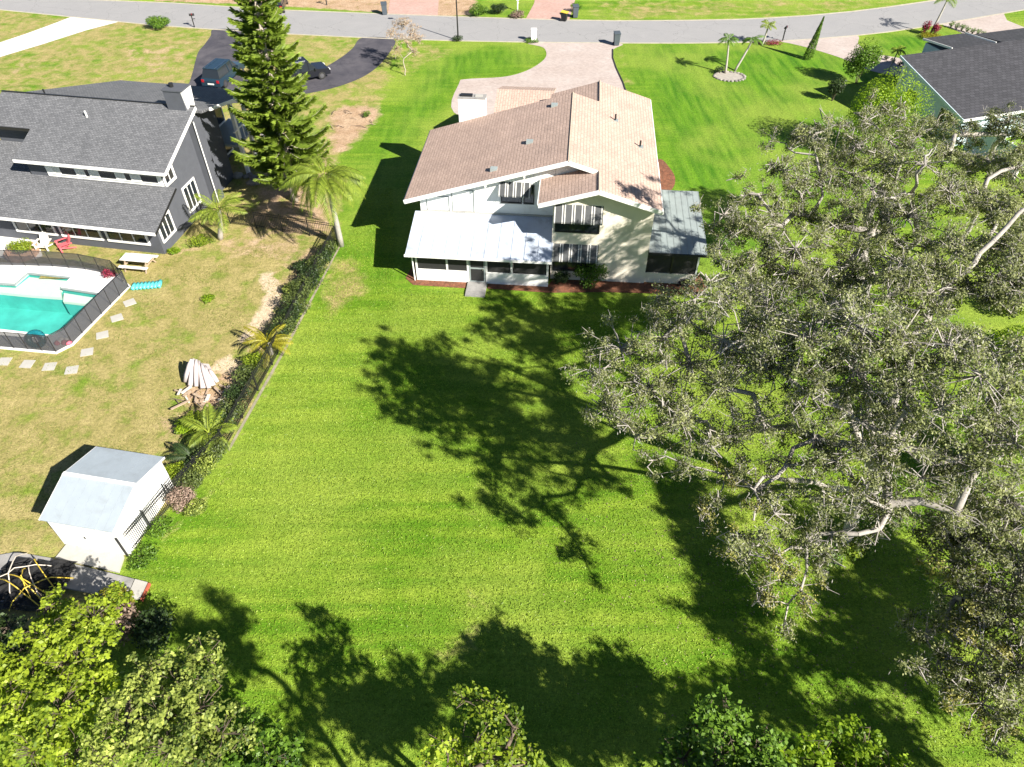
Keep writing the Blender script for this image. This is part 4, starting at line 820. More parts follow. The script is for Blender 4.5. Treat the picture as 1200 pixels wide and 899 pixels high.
# palms
def frond_mesh(l, droop, w, leaflets, mat, stiff=0.0, seed=0):
    rng = np.random.default_rng(seed); pts = []
    for q in np.linspace(0, 1, 11): pts.append(Vector((l*q*(1-0.25*droop*q), 0, l*(0.45*q*(1-stiff) - droop*q*q))))
    V, F, tn = [], [], []
    def quad(a, b, c, d, t): n = len(V); V.extend([a, b, c, d]); F.append((n, n+1, n+2, n+3)); tn.append(t)
    for i in range(10):
        a = Vector((0, 0.022*(1-i/11), 0)); b = Vector((0, 0.022*(1-(i+1)/11), 0)); quad(pts[i]-a, pts[i+1]-b, pts[i+1]+b, pts[i]+a, 0.9)
    for i in range(leaflets):
        q = 0.12 + 0.88*i/leaflets; j = min(9, int(q*10)); p = pts[j].lerp(pts[j+1], q*10-j); d = (pts[j+1]-pts[j]).normalized()
        ll = w*math.sin(math.pi*min(0.98, 0.15+q*0.8))*rng.uniform(0.8, 1.1)
        for s in (-1, 1):
            v = (d*0.55 + Vector((0, s*0.85, 0.15))).normalized(); m_ = p + v*ll*0.5; e = p + v*ll + Vector((0, 0, -ll*0.55)); n_ = d*0.025
            quad(p-n_*0.6, m_-n_, e, m_+n_, np.clip(rng.normal(0.5, 0.22), 0, 1))
    me = bpy.data.meshes.new('frond'); me.from_pydata([tuple(v) for v in V], [], F); me.attributes.new('tone', 'FLOAT', 'FACE').data.foreach_set('value', np.array(tn, np.float32)); me.materials.append(mat)
    return me
def palm(label, base, top, l, nf, droop=0.55, w=0.45, r=0.13, leaf='palm_leaf', leaflets=34, group=None, seed=0, name='palm_tree', stiff=0.0, trunk=True):
    rng = np.random.default_rng(seed+5); base = Vector(base); top = Vector(top) - base
    t = thing(name, label, 'palm', base, 0, group)
    if trunk:
        pts = [top*q + Vector((math.sin(q*2.5)*0.06, 0, 0)) - Vector((0, 0, 0.08 if q == 0 else 0)) for q in np.linspace(0, 1, 8)]
        MB().tube(pts, [r*(1.25 - 0.45*q) for q in np.linspace(0, 1, 8)], 9).build('trunk', M['palm_trunk'], t, True)
    ms = [frond_mesh(l*k, droop*dk, w, leaflets, M[leaf], stiff, seed+i) for i, (k, dk) in enumerate(((1, 0.75), (0.92, 1.15), (1.05, 1.0)))]
    for i in range(nf):
        o = bpy.data.objects.new('frond', ms[i % 3]); col.objects.link(o); o.parent = t; o.location = top
        o.rotation_euler = (rng.uniform(-.25, .25), rng.uniform(-0.55, 0.25), i*2.39996 + rng.uniform(-.15, .15)); s = rng.uniform(0.85, 1.1); o.scale = (s, s, s)
    return t
b_ = W(400, 288); palm('tall feathery palm leaning over the fence corner by the house shadow', b_, W(380, 208, 5.5), 3.1, 26, 0.9, 0.75, 0.16, leaflets=70, seed=1)
b_ = W(258, 280); palm('short stout palm beside the white framed side window of the grey house', b_, W(256, 247, 2.4), 2.2, 13, 0.55, 0.55, 0.15, seed=2)
b_ = W(850, 86); palm('slim palm in the round stone ringed bed, upright one', b_, b_ + Vector((-0.35, 0.0, 3.0)), 1.25, 11, 0.75, 0.32, 0.09, leaf='green_leaf', seed=3, leaflets=24)
b_ = W(861, 83); palm('slim palm in the round stone ringed bed, tilted one', b_, b_ + Vector((1.15, 0.4, 2.7)), 1.25, 11, 0.7, 0.32, 0.09, leaf='green_leaf', seed=4, leaflets=24)
b_ = W(893, 53); palm('small bright palm in the pink flower bed beside the road', b_, b_ + Vector((0.15, 0, 1.9)), 0.95, 9, 0.5, 0.3, 0.09, seed=5, leaflets=22)
b_ = W(1090, 40); palm('tall yellow green palm rising from the red and gold bed by the road', b_, b_ + Vector((0.5, 0.2, 3.2)), 1.9, 9, 0.6, 0.5, 0.10, leaf='bright_leaf', seed=6, leaflets=28)
b_ = W(1038, 88); palm('thin young palm at the wall corner of the pale blue house', b_, b_ + Vector((0.35, 0.1, 2.2)), 0.85, 9, 0.55, 0.28, 0.06, seed=7, leaflets=20)
# low palms and scrub along the fence
b_ = W(318, 415); palm('low arching golden palm against the black fence', b_, b_ + Vector((0, 0, 0.9)), 1.7, 10, 0.6, 0.4, 0.1, leaf='gold_leaf', seed=8, leaflets=30)
b_ = W(250, 520); palm('bushy low palm next to the white shed', b_, b_ + Vector((0, 0, 0.8)), 1.6, 13, 0.6, 0.42, 0.1, seed=9, leaflets=30)
b_ = W(228, 545); palm('dark low palm tucked behind the shed corner', b_, b_ + Vector((0, 0, 0.6)), 1.3, 10, 0.6, 0.36, 0.1, leaf='dark_leaf', seed=10, leaflets=26)

FL = [(392,300,.45,.9,'green_leaf'),(385,312,.5,1.0,'dark_leaf'),(378,322,.5,1.0,'green_leaf'),(371,338,.55,1.1,'dark_leaf'),(362,350,.55,1.1,'green_leaf'),(354,366,.6,1.1,'green_leaf'),(347,378,.55,1.0,'dark_leaf'),(341,392,.55,1.0,'green_leaf'),(333,405,.5,1.0,'dark_leaf'),(305,432,.5,.8,'lime_leaf'),(296,448,.5,.8,'green_leaf'),(287,470,.55,.9,'dark_leaf'),(278,492,.6,1.0,'green_leaf'),(268,508,.55,1.0,'dark_leaf'),(258,540,.6,1.0,'green_leaf'),(246,556,.55,.9,'pale_leaf'),(232,572,.55,.8,'green_leaf'),(238,500,.5,.6,'lime_leaf'),(224,505,.4,.5,'bright_leaf'),(222,590,.5,.7,'dead_leaf'),(360,318,.4,.6,'dark_leaf'),(348,345,.4,.6,'pale_leaf'),(236,600,.4,.5,'pale_leaf'),(215,560,.4,.7,'lime_leaf')]
WORD = {'green_leaf': 'olive green', 'dark_leaf': 'dark green', 'lime_leaf': 'lime green', 'pale_leaf': 'pale yellowish', 'bright_leaf': 'vivid green', 'dead_leaf': 'dry brown'}
FL.sort(key=lambda q: q[1])
ORD = 'first second third fourth fifth sixth seventh eighth ninth tenth eleventh twelfth thirteenth fourteenth fifteenth sixteenth seventeenth eighteenth nineteenth twentieth twenty-first twenty-second twenty-third twenty-fourth'.split()
for i, (x, y, r, h, lf) in enumerate(FL):
    shrub('hedge_shrub', f'{WORD[lf]} scrubby bush along the black fence, {ORD[i]} from the tall palm corner', x - 5, y, r*1.5, h*1.35, M['scrub_leaf' if lf == 'green_leaf' else lf], 1700, 0.1, seed=i)
for i, (px, py, r, h, lf, n, sz, lab) in enumerate((
    (691, 331, 1.2, 1.5, 'green_leaf', 2200, .13, 'glossy green shrub under the lower striped awning'), (658, 331, .65, .9, 'dark_leaf', 800, .11, 'dark shrub at the corner of the screened porch'),
    (802, 335, .5, .5, 'maroon_leaf', 420, .12, 'maroon leaved low plant at the end of the mulch bed'), (188, 33, 1.35, 1.25, 'green_leaf', 2600, .13, 'clipped oval hedge bush in the dry verge beside the road'),
    (560, 18, 1.3, 1.2, 'green_leaf', 1500, .14, 'round dark bush across the road, next to the bare dirt'), (584, 16, 1.1, 1.1, 'dark_leaf', 1200, .14, 'round bush across the road beside the orange plants'),
    (606, 20.5, .9, .7, 'dead_leaf', 800, .14, 'orange leaved low plants across the road by the driveway'), (623, 49.5, .85, .35, 'green_leaf', 700, .1, 'low green planting around the white mailbox'),
    (536, 48, .7, .5, 'dark_leaf', 600, .1, 'small dark bush at the foot of the lamp post'), (1003, 98, 1.6, 4.4, 'green_leaf', 4200, .17, 'tall glossy leaved shrub by the pale driveway'),
    (1020, 182, 3.0, 6.8, 'bright_leaf', 15000, .14, 'large vivid green shrub next to the pale blue house'), (975, 118, .8, 2.2, 'dark_leaf', 1500, .14, 'dark columnar shrub at the lawn edge near the oaks'),
    (1064, 124, 1.9, 3.0, 'maroon_leaf', 4200, .16, 'dark maroon shrub against the pale blue wall'), (1083, 40, .55, 1.5, 'red_leaf', 500, .14, 'crimson leaved plant in the roadside palm bed, outer one'),
    (1094, 41, .5, 1.3, 'red_leaf', 500, .14, 'crimson leaved plant in the roadside palm bed, inner one'), (1090, 45, 1.3, .45, 'gold_leaf', 1100, .12, 'golden ground plants around the roadside palm'),
    (906, 51.5, 1.0, .35, 'red_leaf', 500, .1, 'pink red flower bed beside the dark mailbox'), (890, 51.5, .8, .4, 'maroon_leaf', 400, .1, 'purple leaved plants under the small roadside palm'),
    (842, 86, .55, .7, 'dark_leaf', 420, .1, 'small dark bush in the round stone ringed bed'), (27, 296, .85, .95, 'lime_leaf', 1600, .09, 'clipped round yellow green bush in the terracotta planter'),
    (130, 325, .5, .6, 'red_leaf', 500, .09, 'red leaved plant inside the pool fence'), (245, 352, .5, .3, 'bright_leaf', 420, .1, 'weedy green tuft in the dry neighbouring yard'),
    (430, 137, .5, .5, 'green_leaf', 260, .1, 'small green bush in the dirt bed by the driveway'), (675, 14, .8, 1.0, 'green_leaf', 700, .12, 'bush by the bins across the road'),
    (995, 640, 1.0, 1.0, 'lime_leaf', 1400, .14, 'yellow green undergrowth at the foot of the largest oak'), (965, 655, .8, .8, 'green_leaf', 900, .14, 'mid green undergrowth beside the oak trunk'),
    (1180, 420, 1.6, 1.6, 'bright_leaf', 4200, .16, 'bright green shrub in a gap of the oak crowns'), (1180, 365, 1.5, 1.4, 'lime_leaf', 1800, .16, 'yellow green shrub in the gap behind the oak limb'),
    (205, 297, .5, .4, 'bright_leaf', 380, .1, 'weeds at the corner of the slate grey wall'), (235, 285, .9, .45, 'lime_leaf', 700, .1, 'ragged weeds along the side of the slate grey wall'),
    (187, 620, .7, .35, 'green_leaf', 700, .1, 'green weeds below the black fence by the shed'), (168, 655, .8, .4, 'green_leaf', 800, .1, 'green weeds beside the concrete slabs'))):
    shrub('shrub', lab, px, py, r, h, M[lf], int(n*1.2), sz, seed=100+i)
# row of small clipped shrubs by the right driveway
for i in range(7): shrub('shrub', 'small clipped ball shrub in the row edging the far driveway', 1114+i*6.2, 32.5+i*1.9, .35, .75, M['green_leaf'], 220, .1, group='clipped shrubs edging the driveway', seed=200+i)
for i in range(5): shrub('shrub', 'tiny clipped shrub in the row between lawn and pale driveway', 1022+i*8, 64+i*3.2, .32, .5, M['dark_leaf'], 160, .1, group='tiny shrubs between lawn and driveway', seed=300+i)
# cypress and blossom tree
def cypress():
    b = W(946, 69.5); t = thing('cypress_tree', 'narrow pointed cypress on the front lawn near the pale driveway', 'tree', b); rng = np.random.default_rng(5)
    z = rng.uniform(0.15, 3.9, 4200); r = 0.5*np.clip(1-(z/4.0)**1.3, 0.03, 1)*rng.uniform(0.4, 1, 4200)**0.5; a = rng.uniform(0, 6.283, 4200)
    P = np.stack([r*np.cos(a)+0.12*z, r*np.sin(a), z], 1); leaf_mesh('crown', P, 0.13, M['green_leaf'], t, 0.2, 0.4, rng.uniform(0, 1, 4200), np.stack([np.cos(a), np.sin(a), 0*a], 1), rng)
    MB().tube([(0, 0, -0.05), (0.45, 0, 3.6)], [0.07, 0.02], 6).build('trunk', M['bark_dark'], t)
cypress()
big_shrub('blossom_tree', 'slender tree with sparse pale pinkish blossom beside the dark driveway', 'tree', [(470,28,3.6,.8),(484,35,3.4,.8),(460,40,3.0,.75),(476,46,2.8,.9),(490,45,2.8,.7),(464,58,2.2,.6),(484,60,2.0,.6),(475,25,4.0,.6)], W(475, 88), M['blossom'], 'bark_pale', twigs=60, per=16, tr=0.22, size=0.09, seed=51, top_z=1.5, r_unit=0.02)

# ------------------------------------------------------------ black metal fence
fence = thing('picket_fence', 'long black metal picket fence between the lush lawn and the dry yard', 'fence', FENCE[1])
o0 = FENCE[1]; pts = [Vector((p.x-o0.x, p.y-o0.y, 0)) for p in FENCE[1:]]
pk = MB().box(-0.009, -0.009, 0.06, 0.009, 0.009, 1.28).build('picket', M['black'], fence); pk.location = pts[0]; first = True
po = None
total = sum((b-a).length for a, b in zip(pts[:-1], pts[1:])); step = total/285; acc = 0.0
for a, b in zip(pts[:-1], pts[1:]):
    d = (b-a); L = d.length; d.normalize(); ang = math.atan2(d.y, d.x)
    for zz in (0.18, 1.05, 1.2): MB().bar(a + Vector((0, 0, zz)), b + Vector((0, 0, zz)), 0.03, 0.035).build('rail', M['black'], fence)
    n = max(1, int(L/step))
    for i in range(n):
        if first: first = False; pk.rotation_euler = (0, 0, ang); continue
        inst(pk, fence, a + d*(i*L/n), (0, 0, ang))
    m_ = max(1, int(round(L/1.9)))
    for i in range(m_):
        p = a + d*(i*L/m_)
        if po is None: po = MB().box(-0.03, -0.03, -0.05, 0.03, 0.03, 1.36).build('post', M['black'], fence, loc=p, rot=(0, 0, ang))
        else: inst(po, fence, p, (0, 0, ang))
inst(po, fence, pts[-1], (0, 0, 0))
f2 = thing('picket_fence', 'shorter black metal fence running from the fence corner to the grey house', 'fence', W(395, 281))
a = Vector((0, 0, 0)); bq = W(240, 258) - W(395, 281); d = bq.normalized(); ang = math.atan2(d.y, d.x)
for zz in (0.18, 1.05, 1.2): MB().bar(a + Vector((0, 0, zz)), bq + Vector((0, 0, zz)), 0.03, 0.035).build('rail', M['black'], f2)
n = int(bq.length/0.13)
for i in range(1, n): inst(pk, f2, d*(i*bq.length/n), (0, 0, ang))
for i in range(1, 6): inst(po, f2, d*(i*bq.length/5), (0, 0, ang))
M['edging'] = simple('sandy_edging', (0.27, 0.24, 0.17), 0.95, 0.35, 2.5, dirt=(0.1, 0.13, 0.03), dirt_amt=0.9)
sheet('fence_edging', wp([(397.5, 288), (399.6, 288), (337, 407), (269, 529), (266.5, 527), (334.5, 405)]), 0.012, M['edging'])

# ------------------------------------------------------------ shed and slabs
sA, sB = W(76, 638), W(150, 651); sy = math.atan2(sB.y-sA.y, sB.x-sA.x)
shed = thing('shed', 'white garden shed with pale blue grey metal gable roof', 'shed', sA, sy)
SW, SD = 3.1, 3.75; SE, SR = 2.0, 2.55
wl = MB().prism([(0, 0, 0), (SW, 0, 0), (SW, 0, SE), (0, 0, SE)], (0, 0.05, 0)).build('wall', M['chalk'], shed)
MB().prism([(0, SD, 0), (SW, SD, 0), (SW, SD, SE), (0, SD, SE)], (0, -0.05, 0)).build('wall', M['chalk'], shed)
for u in (0, SW-0.05): MB().prism([(u, 0.052, 0), (u, SD-0.052, 0), (u, SD-0.052, SE), (u, SD/2, SR-0.02), (u, 0.052, SE)], (0.05, 0, 0)).build('wall', M['chalk'], shed)
def shed_roof(v0, v1, z0, z1):
    for i in range(8):
        a = -0.12 + i*(SW+0.24)/8; b = a + (SW+0.24)/8 - 0.006
        MB().prism([(a, v0, z0), (b, v0, z0), (b, v1, z1), (a, v1, z1)], (0, 0, 0.035)).build('roof_panel', M['shed_roof'], shed)
M['shed_roof'] = simple('pale_blue_roof_metal', (0.33, 0.375, 0.41), 0.5, 0.08, 1.5, dirt=(0.2, 0.21, 0.22), dirt_amt=0.4)
shed_roof(-0.15, SD/2-0.003, SE-0.02, SR); shed_roof(SD+0.15, SD/2+0.003, SE-0.02, SR)
MB().bar((-0.13, SD/2, SR+0.045), (SW+0.13, SD/2, SR+0.045), 0.16, 0.03).build('ridge_cap', M['chalk'], shed)
for v0, v1 in ((-0.15, SD/2), (SD+0.15, SD/2)):
    MB().bar((SW+0.13, v0, SE-0.03), (SW+0.13, v1, SR-0.01), 0.02, 0.09).build('trim_board', M['chalk'], shed); MB().bar((-0.13, v0, SE-0.03), (-0.13, v1, SR-0.01), 0.02, 0.09).build('trim_board', M['chalk'], shed)
dd = MB().box(0.7, -0.03, 0.06, 2.3, -0.002, 1.85).build('door', M['white'], shed)
for u in (0.75, 1.5, 2.25): MB().box(u-0.02, -0.045, 0.06, u+0.02, -0.031, 1.85).build('door_rail', M['chalk'], dd)
MB().box(1.42, -0.07, 0.9, 1.46, -0.046, 1.05).build('handle', M['black'], dd)
def slab_thing(label, pts, z, mat, th=0.1, group=None):
    c = sum((W(*p) for p in pts), Vector())/len(pts); mb = MB().prism([W(*p) - c - Vector((0, 0, 0.02)) for p in pts], (0, 0, z+0.02))
    o = mb.build('concrete_slab', mat); o.location = c; return tag(o, label, 'slab', group)
slab_thing('pale concrete ramp slab at the shed door', [(82, 635), (145, 648), (146, 654), (140, 672), (66, 655)], 0.10, M['concrete'])
slab_thing('weathered stained concrete walk below the shed', [(85, 662), (158, 680), (148, 703), (75, 690)], 0.12, M['slab']); slab_thing('end slab of the walk with red edging', [(159.5, 680.3), (174, 684), (165, 703), (149.5, 703)], 0.12, M['concrete'])
ro = MB().bar(W(175.5, 684, 0.07), W(166, 704, 0.07), 0.08, 0.14).build('edging_strip', M['brick_red']); tag(ro, 'red edging strip at the end of the concrete walk', 'edging')
slab_thing('broken concrete slab under the black netting frame', [(-20, 700), (0, 703), (58, 716), (70, 700), (85, 662), (60, 655), (20, 648), (-20, 655)], 0.08, M['slab'])
# collapsed shelter
w0 = W(38, 688); sh = thing('shade_shelter', 'collapsed black netting shelter with yellow hoop poles on broken concrete', 'shelter', w0)
rng = np.random.default_rng(9); mb = MB(); n = 13
hh = {}
for i in range(n):
    for j in range(n):
        x = (i/(n-1)-0.5)*3.0; y = (j/(n-1)-0.5)*2.3; r = math.hypot(x/1.5, y/1.15)
        hh[i, j] = max(0.12, 0.62*(1-r*0.6) + rng.normal(0, 0.10)); mb.v.append((x+rng.normal(0, .04), y+rng.normal(0, .04), hh[i, j]))
for i in range(n-1):
    for j in range(n-1): mb.f.append((i*n+j, (i+1)*n+j, (i+1)*n+j+1, i*n+j+1))
mb.build('netting', M['black_net'], sh)
for k in range(9):
    a = rng.uniform(0, 3.14); c = Vector((rng.uniform(-.7, .7), rng.uniform(-.5, .5), 0)); L = rng.uniform(0.9, 1.5); d = Vector((math.cos(a), math.sin(a), 0))
    pts_ = [c + d*L*t + Vector((0, 0, 0.1 + rng.uniform(0.75, 0.95)*(1-t*t))) for t in np.linspace(-1, 1, 9)]
    MB().tube(pts_, 0.022, 5).build('hoop_pole', M['yellow'] if k % 3 else M['wood_pale'], sh)
for k in range(6): x = rng.uniform(-1.4, 1.4); y = rng.uniform(-1, 1); MB().box(x-.25, y-.12, 0.08, x+.25, y+.12, 0.2).build('block', M['slab'], sh)
# ------------------------------------------------------------ brush pile with tarp
pc = W(238, 452); tp = thing('tarp_bundle', 'pale pleated canvas bundle propped on the brush pile', 'tarp', pc)
base_px = [(217, 447), (223, 452), (230, 453), (238, 455), (245, 455), (250, 452), (255, 448)]; tops = [(224.5, 421), (227, 420.5), (230, 421.5), (233, 423), (236, 426), (240, 429), (245, 433)]
for i in range(len(base_px)):
    q = W(*base_px[i], 0.18) - pc; p = W(*tops[i], 1.3 - 0.10*i - 0.12*(i % 2)) - pc
    MB().tube([p, p.lerp(q, 0.3) + Vector((0, 0, 0.06)), p.lerp(q, 0.7) + Vector((0, 0, 0.03)), q], [0.07, 0.11, 0.125, 0.11 + 0.03*(i % 2)], 7).build('fold', M['cloth'], tp, True)
MB().prism([W(217, 447, 0.02)-pc, W(255, 448, 0.02)-pc, W(247, 432, 0.02)-pc, W(222, 430, 0.02)-pc], (0, 0, 0.35)).build('bundle_core', M['cloth'], tp)
rng = np.random.default_rng(4)
for i in range(26):
    x, y = rng.uniform(205, 278), rng.uniform(449, 476); p = W(x, y, 0.05 + 0.012*i); a = rng.uniform(0, 3.14); L = rng.uniform(0.35, 1.0); d = Vector((math.cos(a), math.sin(a), rng.uniform(-.08, .08)))*L/2
    o = MB().bar(-d, d, rng.uniform(0.07, 0.16), 0.05).build('plank', M['wood_pale'] if i % 3 == 0 else M['wood']); o.location = p; tag(o, 'weathered plank offcut in the brush pile below the canvas bundle', 'plank', 'plank offcuts in the brush pile')
for i in range(10):
    x, y = rng.uniform(205, 285), rng.uniform(450, 478); p = W(x, y, 0.05); a = rng.uniform(0, 3.14); L = rng.uniform(0.5, 1.1); d = Vector((math.cos(a), math.sin(a), 0.1))
    o = MB().tube([-d*L/2, d*0.1*L + Vector((0, 0, 0.1)), d*L/2], [0.03, 0.025, 0.01], 5).build('stick', M['bark_dark']); o.location = p; tag(o, 'dark bare stick lying in the brush pile', 'stick', 'sticks in the brush pile')
# ------------------------------------------------------------ pool
mb = MB(); outer, inner = POOL_DECK, POOL
bm = bmesh.new()
def loop(pts, z): return [bm.verts.new((x, y, z)) for x, y in pts]
lo, li = loop(outer, 0.10), loop(inner, 0.10); es = []
for lp in (lo, li):
    for i in range(len(lp)): es.append(bm.edges.new((lp[i], lp[(i+1) % len(lp)])))
bmesh.ops.triangle_fill(bm, edges=es, use_beauty=True)
lo2, li2 = loop(outer, -0.05), loop(inner, -0.10)
for a, b in ((lo, lo2), (li, li2)):
    for i in range(len(a)): j = (i+1) % len(a); bm.faces.new((a[i], a[j], b[j], b[i]))
me = bpy.data.meshes.new('pool_deck'); bmesh.ops.recalc_face_normals(bm, faces=bm.faces); bm.to_mesh(me); bm.free(); me.materials.append(M['pool_deck'])
o = bpy.data.objects.new('pool_deck', me); col.objects.link(o); tag(o, 'white pool deck with coping around the turquoise pool', 'pool deck')
pool = thing('pool', 'turquoise swimming pool with shallow sun ledge and steps', 'pool', W(30, 365))
po_ = W(30, 365)
def rel(pts, z): return [(x-po_.x, y-po_.y, z) for x, y in pts]
M['pool_floor'] = simple('pool_plaster', (0.06, 0.40, 0.35), 0.8, 0.3, 0.9); M['ledge'] = simple('ledge_plaster', (0.62, 0.62, 0.53), 0.8, 0.05)
mb = MB(); n_ = len(POOL); mb.add(rel(POOL, -1.3), [tuple(range(n_))]); mb.add(rel(POOL, -1.3) + rel(POOL, -0.101), [(i, (i+1) % n_, n_ + (i+1) % n_, n_ + i) for i in range(n_)]); mb.build('pool_floor', M['pool_floor'], pool)
LEDGE = wp([(-60, 331), (0, 334.5), (17, 335.5), (33, 323), (80, 327.5), (70, 338.5), (71, 347), (30, 344), (0, 341), (-60, 338)])
MB().prism(rel(LEDGE, -0.30), (0, 0, 0.18)).build('sun_ledge', M['ledge'], pool); MB().prism(rel(LEDGE, -1.29), (0, 0, 0.985)).build('ledge_base', M['pool_floor'], pool)
MB().prism(rel(wp([(73, 340), (114, 346.5), (107, 354), (72, 350)]), -0.38), (0, 0, 0.16)).build('step', M['ledge'], pool); MB().prism(rel(wp([(73, 340), (114, 346.5), (107, 354), (72, 350)]), -1.29), (0, 0, 0.905)).build('step_base', M['pool_floor'], pool)
m, nt, b = newmat('pool_water'); b.inputs['Roughness'].default_value = 0.04
tr = N(nt, 'ShaderNodeBsdfTransparent'); tr.inputs[0].default_value = (0.86, 0.98, 0.965, 1); gl = N(nt, 'ShaderNodeBsdfGlossy'); gl.inputs['Roughness'].default_value = 0.04
fr = N(nt, 'ShaderNodeLayerWeight'); fr.inputs[0].default_value = 0.2; ms = N(nt, 'ShaderNodeMixShader')
bp = N(nt, 'ShaderNodeBump'); bp.inputs['Strength'].default_value = 0.7; bp.inputs['Distance'].default_value = 0.03; nt.links.new(noise(nt, coords(nt), 2.5, 3), bp.inputs['Height'])
nt.links.new(bp.outputs[0], gl.inputs['Normal']); nt.links.new(bp.outputs[0], fr.inputs['Normal'])
nt.links.new(math_(nt, 'ADD', math_(nt, 'MULTIPLY', math_(nt, 'POWER', fr.outputs['Facing'], 4.0), 0.5), 0.05), ms.inputs[0]); nt.links.new(tr.outputs[0], ms.inputs[1]); nt.links.new(gl.outputs[0], ms.inputs[2]); nt.links.new(ms.outputs[0], nt.nodes['Material Output'].inputs[0])
mb = MB(); mb.add(rel(POOL, -0.02), [tuple(range(len(POOL)))]); mb.build('water', m, pool)
for pth, nm in (([(-60, 330), (0, 332.5), (18, 333.5), (33, 320.5), (83, 325.5)], 'tile_band'), ([(72, 338), (117, 344.6)], 'tile_band')):
    q = [W(*p, 0.085) - po_ for p in pth]; mb = MB()
    for a, b in zip(q[:-1], q[1:]): mb.bar(a, b, 0.10, 0.08)
    mb.build(nm, M['metal_grey'], pool)
pfn = thing('pool_fence', 'black mesh safety fence with slim posts around the pool deck', 'fence', po_)
path = [W(*p, 0.1) - po_ for p in [(-60, 309), (0, 311), (30, 311.5), (62, 312.5), (100, 316), (137, 323.5), (151, 336.5), (85, 402.5), (66, 412.5), (0, 406.5), (-60, 401)]]
post0 = None
for a, b in zip(path[:-1], path[1:]):
    L = (b-a).length; n = max(1, int(round(L/0.95))); d = (b-a)/n; ang = math.atan2(d.y, d.x)
    for i in range(n):
        p = a + d*i; q = p + d
        MB().prism([p + Vector((0, 0, .04)), q + Vector((0, 0, .04)), q + Vector((0, 0, 1.15)), p + Vector((0, 0, 1.15))], Vector((-d.y, d.x, 0)).normalized()*0.006).build('mesh_panel', M['pool_mesh'], pfn)
        MB().bar(p + Vector((0, 0, 1.17)), q + Vector((0, 0, 1.17)), 0.02, 0.025).build('top_rail', M['black'], pfn)
        if post0 is None: post0 = MB().tube([(0, 0, -0.02), (0, 0, 1.2)], 0.022, 6).build('post', M['black'], pfn, loc=p)
        else: inst(post0, pfn, p)
# stepping stones
for i, (x, y) in enumerate(((152, 355), (137, 373), (120, 393), (102, 413), (84, 434), (58, 430), (32, 427), (5, 424))):
    rng = np.random.default_rng(i); s = 0.33
    o = MB().prism([(-s, -s*.8, -0.02), (s*.95, -s, -0.02), (s, s*.9, -0.02), (-s*.9, s, -0.02)], (0, 0, 0.055)).build('stepping_stone', M['concrete']); o.location = W(x, y); o.rotation_euler = (0, 0, rng.uniform(-.3, .3) + (0.6 if y < 430 and x > 80 else 0))
    tag(o, f'square pale stepping stone by the pool fence, {ORD[i]} from the turquoise float', 'paver', 'stepping stones around the pool')
sheet('patio', wp([(-80, 262), (0, 271), (42, 276), (50, 300), (42, 304), (-80, 300)]), 0.012, M['pool_deck'])
# garden furniture
def adirondack(label, px, py, rz, m):
    t = thing('garden_chair', label, 'chair', W(px, py), rz)
    for i in range(5): MB().box(-0.3+i*0.12, -0.28, 0.30-0.0, -0.3+i*0.12+0.105, 0.25, 0.33).build('seat_slat', M[m], t)
    for i in range(5): MB().prism([(-0.3+i*0.12, 0.25, 0.30), (-0.3+i*0.12+0.105, 0.25, 0.30), (-0.28+i*0.12+0.085, 0.55, 0.98 - 0.05*abs(i-2)), (-0.28+i*0.12, 0.55, 0.98 - 0.05*abs(i-2))], (0, 0.025, 0)).build('back_slat', M[m], t)
    for s in (-1, 1):
        MB().box(s*0.40-0.07, -0.38, 0.52, s*0.40+0.07, 0.42, 0.55).build('arm', M[m], t); MB().box(s*0.36-0.03, -0.34, 0, s*0.36+0.03, -0.24, 0.52).build('leg', M[m], t); MB().prism([(s*0.33-0.02, -0.28, 0.30), (s*0.33+0.02, -0.28, 0.30), (s*0.33+0.02, 0.6, 0.02), (s*0.33-0.02, 0.6, 0.02)], (0, 0, -0.10) if False else (0, 0, 0.08)).build('leg', M[m], t)
    return t
adirondack('pink slatted garden chair on the grass by the grey house wall', 77, 292, R(-50), 'pink'); adirondack('cream slatted garden chair between the round bush and the pink chair', 53, 292, R(0), 'cream_pl')
pt = thing('picnic_table', 'weathered white picnic table with benches outside the pool fence', 'table', W(165, 313), R(-8))
for i in range(5): MB().box(-0.95, -0.4+i*0.16, 0.70, 0.95, -0.4+i*0.16+0.15, 0.74).build('table_plank', M['cream_pl'], pt)
for y in (-0.78, 0.56): MB().box(-0.95, y, 0.41, 0.95, y+0.24, 0.45).build('bench', M['cream_pl'], pt)
for x in (-0.7, 0.7):
    MB().box(x-0.03, -0.76, 0.33, x+0.03, 0.78, 0.408).build('crossbar', M['wood'], pt)
    for s in (-1, 1): MB().bar((x, s*0.62, 0.0), (x, s*0.22, 0.695), 0.05, 0.09).build('leg', M['wood'], pt)
rf = thing('pool_float', 'turquoise ribbed pool float lying on the grass beside the pool fence', 'pool float', W(172, 336), R(8))
for i in range(7): MB().tube([(-0.75+i*0.22, -0.28, 0.09), (-0.75+i*0.22, 0.28, 0.09)], 0.115, 8).build('air_tube', M['aqua'], rf, True)
MB().tube([(0.80, -0.3, 0.13), (0.80, 0.3, 0.13)], 0.13, 8).build('pillow', M['aqua'], rf, True)
tf = thing('pool_toy', 'dark teal inflatable ring propped inside the pool fence', 'pool toy', W(46, 404, 0.1)); mb = MB()
for i in range(18): a = 2*math.pi*i/18; a2 = 2*math.pi*(i+1)/18; mb.tube([(0.42*math.cos(a), 0.22*math.sin(a), 0.42+0.30*math.sin(a)), (0.42*math.cos(a2), 0.22*math.sin(a2), 0.42+0.30*math.sin(a2))], 0.17, 8, cap=False)
mb.build('ring', M['teal'], tf, True)
